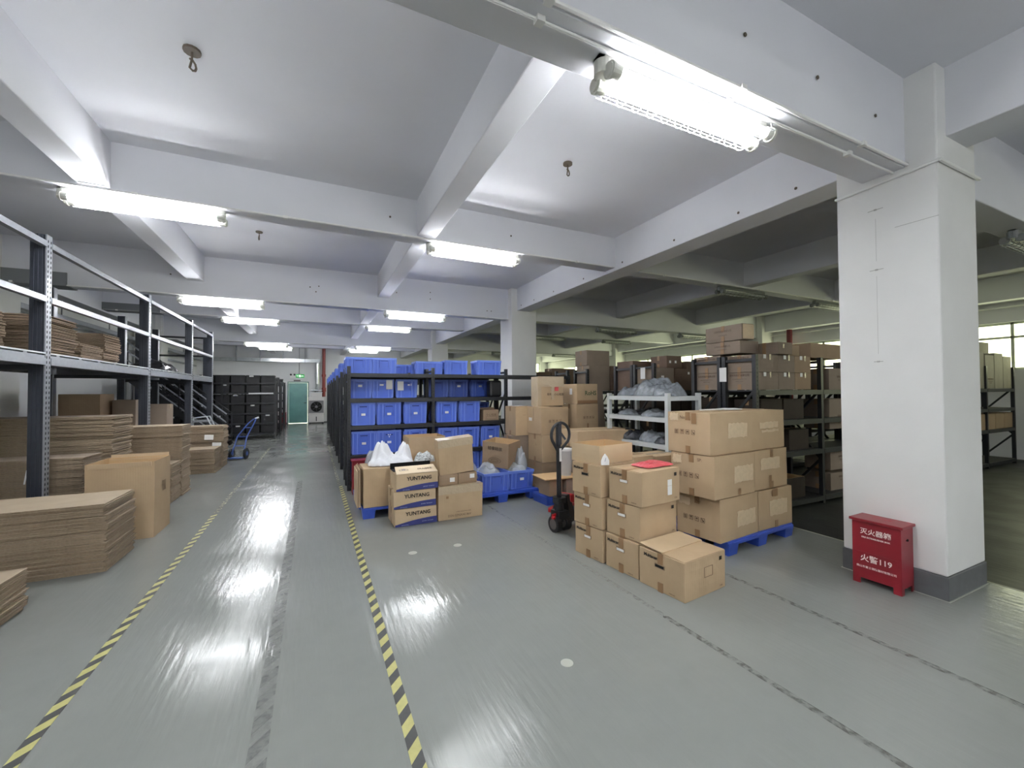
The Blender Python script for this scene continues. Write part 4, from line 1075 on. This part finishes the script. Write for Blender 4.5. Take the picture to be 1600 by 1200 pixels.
b = MB(); b.tube([(.1*math.cos(R(a)), 0, .04*math.sin(R(a))) for a in range(0, 360, 20)], .002, 5, closed=True); b.tube([(.06*math.cos(R(a)), 0, .022*math.sin(R(a))) for a in range(0, 360, 24)], .002, 5, closed=True)
obj('printed_logo', b.mesh('printed_logo', INKB), _tc, (0, -.2, .1))
# red fire box in front of the rack
def fire_box(label, loc, rz, w=.30, hh=.5, lettering=True):
    t = thing('fire_extinguisher_box', label, 'fire box', loc, rz, 'red fire extinguisher boxes')
    d = .19
    b = MB(); b.box(-w/2, -d/2, .045, w/2, d/2, hh-.02); b.box(-w/2-.003, -d/2-.003, .245, w/2+.003, -d/2, .248)
    obj('body', b.mesh('body', REDM), t, bevel=.004)
    b = MB(); b.box(-w/2-.015, -d/2-.015, hh-.02, w/2+.015, d/2+.005, hh); obj('lid', b.mesh('lid', REDM), t, bevel=.004)
    b = MB(); b.box(-w/2, -d/2, .0, -w/2+.05, -d/2+.006, .05); b.box(w/2-.05, -d/2, 0, w/2, -d/2+.006, .05); b.box(w/2-.006, -d/2, 0, w/2, -d/2+.04, .05); b.box(w/2-.006, d/2-.03, 0, w/2, d/2, .05); b.box(-w/2, d/2-.03, 0, -w/2+.05, d/2, .05)
    b.box(-w/2, -d/2, 0, -w/2+.006, -d/2+.04, .05)
    obj('foot_frame', b.mesh('foot_frame', REDM), t)
    b = MB(); b.cyl((w/2, .0, hh*.78), (w/2+.006, .0, hh*.78), .009, 12); b.box(w/2, -.02, hh*.78-.003, w/2+.004, 0, hh*.78+.003); obj('latch_hole', b.mesh('latch_hole', HOLE), t)
    if lettering:
        y = -d/2-.004
        for s, size, z, bo in (('灭火器箱', .048, .405, .0008), ('FIRE EXTINGUISHER BOX', .0155, .362, .0005), ('火警119', .056, .2, .0008), ('佛山市富士消防器材有限公司', .019, .135, .0002)):
            obj('lettering', text_mesh(s, size, INKW, bo), t, (0, y, z), (PI/2, 0, 0), label='white lettering '+s if 'EXT' in s or '119' in s else 'white lettering')
        obj('lettering', text_mesh('灭火器箱', .03, mat('worn_ink', (180, 90, 96), .6)), t, (0, .01, hh+.001), (0, 0, 0), label='worn lettering on the lid')
    return t
fire_box('red fire extinguisher box with white lettering standing against the near pillar', (3.925, 1.68, 0), R(-90+1.5), lettering=True)
fire_box('dark red metal box half hidden behind the left pallet at the rack corner', (.62, 6.62, 0), 0, .26, .5, False)
fire_box('small dark red fire box at the end wall left of the teal door', (-1.45, YB-.14, 0), 0, .3, .55, False)

# ---- pile of cartons behind the hand pallet truck
carton('bottom carton of the tall pile behind the pallet truck', (3.08, 5.46), 1, .48, .45, .42, 0, K3)
carton('middle carton of the tall pile behind the pallet truck', (3.08, 5.455), 0, .48, .45, .415, .425, K1, marks=[('text', 'L', .05, .25, '⋮⋯', .05, INKB)])
cc = carton('open topped carton with a torn patch on the third layer of the pile', (3.07, 5.46), 0, .48, .46, .41, .845, K1, open_=True, marks=[('icons', 'F', 0, .2, .035, INKB), ('rect', 'L', -.1, .22, .1, .05, PAPER), ('rect', 'L', 0, .3, .012, .2, K3)])
b = MB(); b.box(-.24, -.22, 0, .23, .05, .006); obj('top_flap', b.mesh('top_flap', K2), cc, (0, 0, .41), (R(4), R(2), 0))
carton('carton behind the open topped one, leftmost in the pile', (2.87, 5.93), 0, .3, .4, .46, .8, K1, marks=[('text', 'F', 0, .32, '⋯', .06, INKB)])
carton('dark carton low at the left edge of the pile behind the blue totes', (2.80, 5.94), 0, .35, .3, .8, 0, K4)
carton('wide lower carton under the right column of the pile', (3.83, 5.62), 1, .62, .42, .86, 0, K3)
carton('carton with handling symbols in the right column of the pile', (3.80, 5.6), 2, .44, .40, .42, .87, K1, marks=[('icons', 'F', .02, .2, .034, INKB), ('rect', 'F', 0, .06, .03, .09, TAPEM)])
carton('carton printed RoHS on top of the right column', (3.81, 5.6), 2, .42, .40, .325, 1.295, K1, tape=False, marks=[('text', 'F', .06, .17, 'RoHS', .1, INKG, .002), ('rect', 'L', .05, .2, .07, .1, PAPER), ('rect', 'F', 0, .03, .4, .05, TAPEM)])
ww = carton('tall carton wrapped in shiny clear tape on top of the pile', (3.13, 5.66), 0, .46, .2, .46, 1.27, K1, tape=False, marks=[('text', 'F', .08, .18, '易碎品小心轻放', .045, INK), ('rect', 'F', .1, .27, .07, .07, PINK)])
b = MB(); b.box(-.236, -.114, .3, .236, -.107, .465); b.box(-.236, -.114, .0, -.18, -.107, .3); b.box(-.245, -.11, .0, -.236, .1, .46); b.box(.0, -.114, .1, .05, -.107, .3)
obj('clear_tape', b.mesh('clear_tape', TAPES), ww, label='shiny clear tape')
b = MB(); b.box(-.09, -.06, 0, .09, .06, .006)
tag(obj('paper_sheet', b.mesh('paper_sheet', PAPER), None, (2.98, 6.05, 1.264), (0, 0, R(20))), 'white paper lying on the left cartons of the pile', 'paper')
b = MB(); b.box(-.25, -.008, 0, .25, .008, .95)
tag(obj('cardboard_sheet', b.mesh('cardboard_sheet', K4), None, (4.55, 6.1, .62), (R(-6), 0, R(5))), 'brown board leaning on the right end of the pile', 'cardboard')
# wide open carton, board on pallet, tub
carton('wide low carton between the pile and the open empty carton', (3.15, 4.62), -6, .9, .5, .22, .74, K1, seam='x')
carton('carton supporting the wide low carton', (3.29, 4.66), -6, .7, .42, .74, 0, K4)
pallet('blue plastic pallet under the plywood board behind the pallet truck', (2.73, 4.72), 3, .5, .36, .12)
b = MB(); b.box(-.29, -.2, 0, .27, .2, .012)
tag(obj('plywood_board', b.mesh('plywood_board', PLY), None, (2.98, 4.86, .345), (0, 0, R(-3))), 'pale plywood board lying on small cartons behind the pallet truck', 'board')
carton('small carton under the plywood board, left', (2.76, 4.70), 3, .2, .26, .215, .125, K3, tape=False)
carton('small carton under the plywood board, right', (3.02, 4.70), 3, .22, .3, .215, .125, K4, tape=False)
t = thing('plastic_tub', 'tall frosted plastic tub standing on the plywood board', 'tub', (3.09, 4.82, .358))
b = MB(); b.cyl((0, 0, 0), (0, 0, .34), .07, 22, r2=.095); obj('body', b.mesh('body', TRANSL), t)
b = MB(); b.cyl((0, 0, .335), (0, 0, .36), .1, 22); obj('rim', b.mesh('rim', PAPER), t)

# ================================================================ hand pallet truck
t = thing('hand_pallet_truck', 'red hand pallet truck with black loop handle behind the archive cartons', 'pallet truck', (2.38, 3.85, 0), R(8))
b = MB(); b.cyl((0, 0, .16), (-.03, -.03, 1.12), .026, 14); obj('handle_bar', b.mesh('handle_bar', BLACK), t)
b = MB(); b.tube([(.035*math.cos(R(a))*0+.125*math.cos(R(a)), -.03, 1.03+.13*math.sin(R(a))) for a in range(-35, 216, 12)]+[(-.045, -.03, .87), (-.03, -.03, .83), (0.0, -.03, .87)], .016, 8, closed=True)
obj('loop_grip', b.mesh('loop_grip', BLACK), t)
b = MB(); b.box(-.045, -.055, .93, -.005, -.005, 1.16); b.bar((-.02, -.04, 1.07), (.055, -.045, .98), .012, .02); obj('lever', b.mesh('lever', SLATE), t)
obj('label_sticker', rect_mesh(.03, .14, PAPER), t, (-.02, -.052, .82), (PI/2, 0, 0), label='white vertical sticker')
b = MB(); b.cyl((0, 0, .1), (0, 0, .34), .05, 14); b.cyl((0, 0, .3), (0, 0, .36), .07, 14); b.box(-.06, -.07, .13, .07, .07, .22); obj('pump', b.mesh('pump', BLACK), t)
for s in (-1, 1):
    b = MB(); b.cyl((s*.035, -.01, .085), (s*.095, -.01, .085), .085, 24); w_ = obj('steer_wheel', b.mesh('steer_wheel', RUBBER), t)
    b = MB(); b.cyl((s*.034, -.01, .085), (s*.097, -.01, .085), .055, 20); obj('hub', b.mesh('hub', WHEELG), w_)
b = MB(); b.bar((-.11, -.02, .17), (-.02, 0, .17), .02, .05); b.box(-.12, -.05, .15, -.09, -.01, .17); obj('foot_pedal', b.mesh('foot_pedal', REDJ), t)
b = MB()
b.add([(.02, -.27, .1), (.02, .27, .1), (.18, .27, .1), (.18, -.27, .1), (.05, -.12, .42), (.05, .12, .42), (.16, .12, .42), (.16, -.12, .42)], [(0,3,2,1), (4,5,6,7), (0,4,7,3), (1,2,6,5), (0,1,5,4), (3,7,6,2)])
obj('chassis', b.mesh('chassis', BLACK), t, (0.06, 0.06, 0), (0, 0, R(20))).scale = (.7, .5, .85)
b = MB(); b.box(.0, -.08, .33, .16, .08, .43); obj('lift_head', b.mesh('lift_head', REDJ), t, (.06, .05, -.05), (0, R(15), R(20)), bevel=.02)
for s in (-1, 1):
    b = MB(); b.box(.3, s*.2-.075, .06, 1.0, s*.2+.075, .115); obj('fork', b.mesh('fork', REDJ), t, (.02, .06, 0), (0, 0, R(24)), bevel=.01)

# ================================================================ bagged parts on the light grey shelf
for i, (x, y, z, w, d, h, m_) in enumerate((( 4.1, 4.6, 1.432, .42, .45, .12, BAGG), (4.12, 4.2, 1.432, .48, .6, .2, BAGG), (4.1, 3.95, 1.432, .42, .4, .15, BAGG),
        (4.05, 4.62, 1.167, .34, .32, .07, BAGG), (4.05, 4.1, 1.167, .36, .4, .08, BAGG), (4.2, 4.4, 1.167, .3, .5, .09, BAGD),
        (4.0, 4.55, .837, .3, .4, .13, BAGD), (4.05, 4.15, .837, .34, .4, .12, BAGG), (4.0, 3.9, .837, .3, .25, .08, BAGD), (4.1, 4.3, .502, .4, .8, .12, BAGD))):
    sh = ['top', 'top', 'top', 'second', 'second', 'second', 'third', 'third', 'third', 'lowest'][i]
    wh = ['far left', 'middle, the tallest heap', 'right', 'left', 'right', 'rear, dark', 'left, dark', 'middle', 'right, black', 'whole width'][i]
    blob('bagged_parts', 'bagged grey parts, %s level of the light grey shelf, %s' % (sh, wh), 'bagged parts', (x, y, z), w, d, h, m_, 20+i, 30, amp=.55, group='bagged parts on the light grey shelf')

# ================================================================ cartons on the storage bay racks
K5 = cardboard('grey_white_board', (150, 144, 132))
SB = 'printed cartons on the storage bay racks'
def prt(face='L', s=1.0, ln='深圳市科技有限公司'):
    return [('text', face, 0, .18*s, ln, .03*s, INKB, .0006), ('text', face, 0, .135*s, 'SHENZHEN TECHNOLOGY CO LTD', .012*s, INKB), ('text', face, 0, .105*s, 'TEL 0755  FAX 0755', .012*s, INKB)]
def sc_(label, n, w, d, h, z, m=K4, marks=(), ang=0, open_=False, tape=True): return carton(label, n, ang, w, d, h, z, m, marks=marks, group=SB, tape=tape, open_=open_, name='printed_carton')
cols = ['left', 'middle', 'right']
for r_ in range(2):
    for i, (x0, w) in enumerate(((4.80, .42), (5.225, .33), (5.56, .34))):
        mk = [('rect', 'F', -w*.15, .19, .05, .05, PAPER), ('rect', 'F', w*.1, .185, .03, .07, TAPES)]
        if i == 0: mk += prt('L')
        sc_('printed carton on the nearest storage rack, %s column, %s of two' % (cols[i], 'upper' if r_ else 'lower'), (x0, 3.25), w, .44, .215, 1.503+r_*.218, K3 if i == 2 else K4, mk)
    sc_('printed carton facing left on the rear half of the nearest double rack, %s of two' % ('upper' if r_ else 'lower'), (4.80, 3.74), .5, .42, .225, 1.503+r_*.228, K4, prt('L'))
sc_('single carton in the third layer right of the corner stack', (5.15, 3.2), .28, .35, .15, 1.945, K4, [('rect', 'F', -.05, .1, .03, .05, TAPES)])
sc_('small carton in the third layer of the nearest storage rack', (5.45, 3.3), .3, .3, .14, 1.945, K3)
sc_('printed carton in the third layer at the corner stack', (4.78, 3.44), .35, .5, .16, 1.965, K4, [('text', 'L', 0, .1, '深圳市科技有限公司', .026, INKB), ('text', 'L', 0, .06, 'SHENZHEN TECHNOLOGY', .012, INKB)])
sc_('printed carton crowning the corner stack with a cream end', (4.76, 3.4), .2, .56, .2, 2.13, K4, [('text', 'L', 0, .13, '深圳市科技有限公司', .03, INKB), ('text', 'L', 0, .08, 'SHENZHEN TECHNOLOGY', .012, INKB), ('rect', 'F', 0, .1, .19, .18, SCAR)], ang=-4)
sc_('long dark carton high on the nearest storage rack toward the pillar', (6.0, 3.3), .75, .4, .2, 1.93, K3)
for i, (z, h) in enumerate(((1.50, .30), (.95, .42), (.38, .33), (.1, .24))):
    sc_('printed carton right beside the pillar, %s in its column' % ['topmost', 'second from the top', 'third from the top', 'lowest'][i], (6.45, 3.32), .62, .34, h, z if z > 1.4 or i > 2 else z, K4, prt('F', 1.0))
b_ = [(4.83, 4.9, .42, .42, .36), (5.3, 4.9, .3, .42, .36), (5.62, 4.9, .34, .42, .32), (4.85, 4.95, .5, .4, .22)]
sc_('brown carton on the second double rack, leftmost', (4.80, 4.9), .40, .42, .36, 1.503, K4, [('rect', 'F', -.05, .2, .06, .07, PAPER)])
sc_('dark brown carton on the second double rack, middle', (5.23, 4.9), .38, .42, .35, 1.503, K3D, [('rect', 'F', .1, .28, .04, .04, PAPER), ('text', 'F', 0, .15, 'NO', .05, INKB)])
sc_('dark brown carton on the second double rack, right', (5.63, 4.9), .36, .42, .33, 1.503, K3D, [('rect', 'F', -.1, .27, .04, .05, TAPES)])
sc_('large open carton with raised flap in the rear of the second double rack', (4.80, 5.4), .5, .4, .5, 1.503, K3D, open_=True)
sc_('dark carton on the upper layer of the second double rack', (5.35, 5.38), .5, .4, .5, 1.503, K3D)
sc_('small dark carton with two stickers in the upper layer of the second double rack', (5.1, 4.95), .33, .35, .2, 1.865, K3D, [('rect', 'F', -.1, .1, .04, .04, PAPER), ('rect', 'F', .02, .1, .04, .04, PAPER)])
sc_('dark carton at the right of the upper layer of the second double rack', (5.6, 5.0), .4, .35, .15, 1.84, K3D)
for i, (x, w, h, z) in enumerate(((4.82, .5, .5, 1.503), (5.35, .4, .5, 1.503), (5.78, .4, .48, 1.503), (6.25, .4, .5, 1.503), (6.7, .5, .4, 1.503))):
    sc_('brown carton on the third storage row, %s from its left end' % nth(i+1), (x, 6.66), w, .42, h, z, K4 if i == 0 else K3D)
sc_('tall brown carton standing high on the third storage row behind the pile', (4.80, 6.7), .55, .4, .3, 2.005, K4)
sc_('dark carton stack on the fourth storage row seen beside the white pillar', (4.85, 9.35), .7, .4, .5, 1.503, K3D)
sc_('dark carton on the fourth storage row further right', (5.6, 9.35), .7, .4, .6, 1.503, K3D)
sc_('dark carton on the fourth storage row near its middle', (6.4, 9.35), .8, .4, .5, 1.503, K3D)
for bi, x0 in enumerate(XR1[1:-1]):
    if bi == 0: continue
    for i in range(3):
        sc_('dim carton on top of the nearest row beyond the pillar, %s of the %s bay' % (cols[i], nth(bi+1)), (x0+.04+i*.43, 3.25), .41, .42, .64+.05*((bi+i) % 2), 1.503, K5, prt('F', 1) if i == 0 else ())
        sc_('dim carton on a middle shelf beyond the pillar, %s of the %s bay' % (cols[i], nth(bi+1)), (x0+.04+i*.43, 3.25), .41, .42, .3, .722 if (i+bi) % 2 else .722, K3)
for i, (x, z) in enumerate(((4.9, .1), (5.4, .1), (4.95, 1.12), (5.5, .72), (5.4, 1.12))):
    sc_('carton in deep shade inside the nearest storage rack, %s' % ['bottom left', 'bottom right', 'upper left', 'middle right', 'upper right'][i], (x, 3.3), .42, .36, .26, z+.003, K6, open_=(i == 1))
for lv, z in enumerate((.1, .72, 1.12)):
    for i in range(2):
        sc_('shade-toned carton deep in the second double rack, %s, %s shelf' % (['left', 'right'][i], ['bottom', 'middle', 'upper'][lv]), (4.85+i*.55, 4.92), .5, .4, .28, z+.003, K6)
        sc_('shade-toned carton deep in the rear half of the nearest double rack, %s, %s shelf' % (['left', 'right'][i], ['bottom', 'middle', 'upper'][lv]), (4.85+i*.55, 3.74), .5, .38, .28, z+.003, K6)
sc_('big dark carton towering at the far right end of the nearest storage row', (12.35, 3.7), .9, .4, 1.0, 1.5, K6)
for i, (x, y, z) in enumerate(((4.742, 3.46, 1.72), (4.756, 5.12, 1.80))):
    b = MB(); b.box(-.002, -.05, -.09, .002, .05, .09)
    tag(obj('paper_tag', b.mesh('paper_tag', PAPER), None, (x, y+.2*(1-i), z-.02), (0, 0, 0)), 'white paper tag taped to the end frame of the %s storage rack' % ['nearest', 'second'][i], 'label')
# ================================================================ flattened cartons at the left
def sheet_mesh(w, d, t, seed, droop=.0):
    """a folded flat carton: two plies of board, edges free"""
    b = MB(); nx, ny = 10, 5; rn = random.Random(seed)
    ph = rn.uniform(0, 9)
    for ply in range(2):
        z0 = ply*t*.5; tt = t*.36
        dx = rn.uniform(-.009, .009); dy = rn.uniform(-.007, .007)
        vs = []
        for zz in (0, tt):
            for j in range(ny+1):
                for i in range(nx+1):
                    u, v = i/nx, j/ny
                    z = z0+zz+.001*math.sin(u*7+ph+ply)*math.sin(v*4+ph)
                    if ply == 1: z += .006*max(0, u-.8)*5*rn.random()*.6
                    vs.append(((u-.5)*w+dx, (v-.5)*d+dy, z))
        n1 = (nx+1)*(ny+1); fs = []
        for j in range(ny):
            for i in range(nx):
                a = j*(nx+1)+i; fs.append((a, a+nx+1, a+nx+2, a+1)); fs.append((n1+a, n1+a+1, n1+a+nx+2, n1+a+nx+1))
        top_n = len(fs); ed = []
        for i in range(nx): ed.append((i, i+1, n1+i+1, n1+i)); a = ny*(nx+1)+i; ed.append((a+1, a, n1+a, n1+a+1))
        for j in range(ny): a = j*(nx+1); ed.append((a+nx+1, a, n1+a, n1+a+nx+1)); c = a+nx; ed.append((c, c+nx+1, n1+c+nx+1, n1+c))
        N = len(b.v)
        b.add(vs, fs, 0); b.f += [tuple(q+N for q in e) for e in ed]; b.m += [1]*len(ed)
    return b
def stack(where, group, x1, y0, w, d, z0, z1, t, m=K1, ang=0, jit=.006, seed=1, edge=KE, labels=False, name='flattened_carton', topm=None):
    """x1 = right edge, y0 = front edge"""
    n = max(1, int(round((z1-z0)/t))); rn = random.Random(seed)
    if m.name == 'kraft_board_dark': edge = KED
    ms = [sheet_mesh(w, d, (z1-z0)/n, seed*10+i).mesh('flattened_carton', [m, edge]) for i in range(5)]
    for i in range(n):
        z = z0+i*(z1-z0)/n
        run = (i//5) % 2
        lab = 'flat folded carton, %s from the top, in the %s' % (nth(n-i), where)
        if i == n-1: lab = 'topmost flat folded carton of the %s' % where
        o = obj(name, ms[rn.randrange(5)], None, (x1-w/2+rn.uniform(-jit, jit)+run*.006, y0+d/2+rn.uniform(-jit, jit), z), (0, 0, R(ang)+rn.uniform(-.006, .006)))
        tag(o, lab, 'flattened carton', group)
    return n
T = .0125
K3E = cardboard('kraft_board_dark', (112, 94, 80)); KED = mat('board_edge_dark', (138, 118, 98), .8, noise_amt=.15, nscale=60)
stack('big stack beside the tall open carton', 'flat cartons of the big near stack', -1.60, 4.655, 1.35, .60, 0, .575, T*1.25, KF, 0, .012, 1)
stack('corner stack at the left picture edge', 'flat cartons of the corner stack', -1.84, 3.25, .9, .86, 0, .285, T*1.2, KF, 0, .012, 2)
tl = carton('tall open carton standing at the end of the big flat stack', (-2.07, 5.545), 0, .545, .52, .79, 0, K1, open_=True, marks=[('text', 'R', .02, .5, '||||', .12, INKB)])
b = MB(); b.box(-.25, -.018, 0, .26, -.01, .06); obj('top_flap', b.mesh('top_flap', K1), tl, (0, .27, .76), (R(-14), 0, 0))
b = MB(); b.box(-.25, -.006, 0, .25, .002, .05); obj('torn_edge', b.mesh('torn_edge', K2), tl, (0, -.262, .745), (R(8), 0, 0))
stack('low stack behind the near rack post', 'flat cartons behind the near post', -2.2, 5.86, 1.15, .42, 0, .84, T*1.6, K4, 0, .01, 3)
stack('high stack behind the near rack post', 'flat cartons of the high rear stack', -2.18, 6.5, 1.2, .55, 0, 1.235, T*2.2, K4, 0, .014, 4)
stack('low stack behind the tall open carton', 'flat cartons of the second stack', -1.775, 7.12, .75, .42, 0, .535, T*1.3, KF, 0, .012, 5)
stack('high stack behind the tall open carton', 'flat cartons of the second high stack', -1.775, 7.6, .85, .45, 0, 1.03, T*2.0, KF, 0, .012, 6)
stack('low half of the farthest floor stack', 'flat cartons of the far stack', -1.72, 9.5, .8, .55, 0, .45, T*2.2, KF, 0, .015, 7)
stack('high half of the farthest floor stack', 'flat cartons of the far high stack', -1.70, 10.15, .85, .5, 0, .84, T*2.8, KF, 0, .015, 8)
for i, (x, z) in enumerate(((-1.93, .62), (-1.8, .46))):
    b = MB(); b.box(-.075, -.002, -.05, .075, .002, .05)
    tag(obj('paper_label', b.mesh('paper_label', PAPER), None, (x, 10.12 if i == 0 else 10.11, z), (0, R(3), 0)), 'white paper label on the farthest floor stack, %s one' % ['upper', 'lower'][i], 'label')
for i, (x, z) in enumerate(((-2.62, .70), (-2.5, .45))):
    b = MB(); b.box(-.006, -.002, -.07, .006, .002, .07)
    tag(obj('binding_strip', b.mesh('binding_strip', PAPER), None, (x, 5.845, z-.03), (0, R(8), 0)), 'short white strip on the flat cartons behind the near post, %s one' % ['upper', 'lower'][i], 'strip')
# on the upper deck
US = 1.913
stack('leftmost stack up on the rack deck', 'flat cartons on the rack deck, left', -2.72, 5.35, .8, .35, US, 2.3, .03, K3E, 0, .01, 9)
stack('tall middle stack on the rack deck', 'flat cartons on the rack deck, middle', -2.62, 6.15, .7, .62, US, 2.36, .032, K3E, 0, .02, 10)
stack('low middle stack on the rack deck', 'flat cartons on the rack deck, low', -2.60, 6.85, .6, .55, US, 2.13, .03, K3E, 0, .02, 11)
stack('far stack up on the rack deck', 'flat cartons on the rack deck, far', -2.62, 7.5, .6, .5, US, 2.33, .034, K3E, 0, .015, 12)
blob('black_bag', 'crumpled black bag on the deck of the left rack near its far end', 'bag', (-2.9, 10.4, US), .7, 1.2, .22, mat('black_film', (24, 24, 26), .25, bump=.8, bscale=12), 31, 26, amp=.4)
# dim cartons under the deck
carton('dark carton in the shade at the back under the left rack, left one', (-3.52, 8.6), 0, .48, .5, .55, .95, K3, tape=False)
carton('taped carton in the shade under the left rack, middle one', (-3.0, 8.9), 0, .3, .5, .5, .9, K4, tapem=TAPES)
carton('pale taped carton in the shade under the left rack, right one', (-2.95, 9.9), 0, .4, .4, .55, .75, K4, tapem=TAPES)
for i, (x, y, w, d, h) in enumerate(((-3.6, 8.55, 1.0, .8, .94), (-3.0, 9.85, .6, .5, .74), (-3.2, 11.9, .5, .5, .7))):
    carton('dark supporting carton on the floor under the left rack, %s' % ['nearest', 'middle', 'farthest'][i], (x, y), 0, w, d, h, 0, K3, tape=False)
# hand truck and folded trolley at the far stack
t = thing('hand_truck', 'blue hand truck standing at the end of the farthest flat stack', 'hand truck', (-1.6, 11.2, 0), R(-15))
for s in (-1, 1):
    b = MB(); b.tube([(s*.12, 0, .12), (.05+s*.1, .1, .5), (.2+s*.06, .2, .8), (.26+s*.02, .25, .9)], .016, 8); obj('side_tube', b.mesh('side_tube', BLUET), t)
for z, x, y in ((.3, .02, .05), (.5, .05, .1), (.7, .15, .16)):
    b = MB(); b.bar((x-.09, y, z), (x+.09, y, z), .02, .02); obj('cross_tube', b.mesh('cross_tube', BLUET), t)
b = MB(); b.box(-.2, -.14, .03, .15, .02, .05); obj('toe_plate', b.mesh('toe_plate', BLUET), t)
for s in (-1, 1):
    b = MB(); b.cyl((s*.15-.02, .06, .12), (s*.15+.02, .06, .12), .12, 20); w_ = obj('wheel', b.mesh('wheel', RUBBER), t)
    b = MB(); b.cyl((s*.15-.024, .06, .12), (s*.15+.024, .06, .12), .05, 14); obj('hub', b.mesh('hub', BLUET), w_)
b = MB(); b.cyl((.26, .25, .9), (.33, .28, .93), .02, 10); obj('grip', b.mesh('grip', GALVL), t)
t = thing('folding_trolley', 'folded silver tube trolley behind the farthest flat stack', 'trolley', (-2.3, 11.3, 0))
for y in (0, .3):
    b = MB(); b.tube([(-.25, y, .05), (-.2, y, .95), (.1, y, .98), (.4, y, .25)], .015, 8); obj('frame_tube', b.mesh('frame_tube', GALVL), t)
for z in (.55, .9):
    b = MB(); b.bar((-.2, 0, z), (-.2, .3, z), .025, .025); obj('cross_bar', b.mesh('cross_bar', GALVL), t)
b = MB(); b.box(-.22, .0, .86, .15, .3, .9); obj('tray', b.mesh('tray', GALV), t)
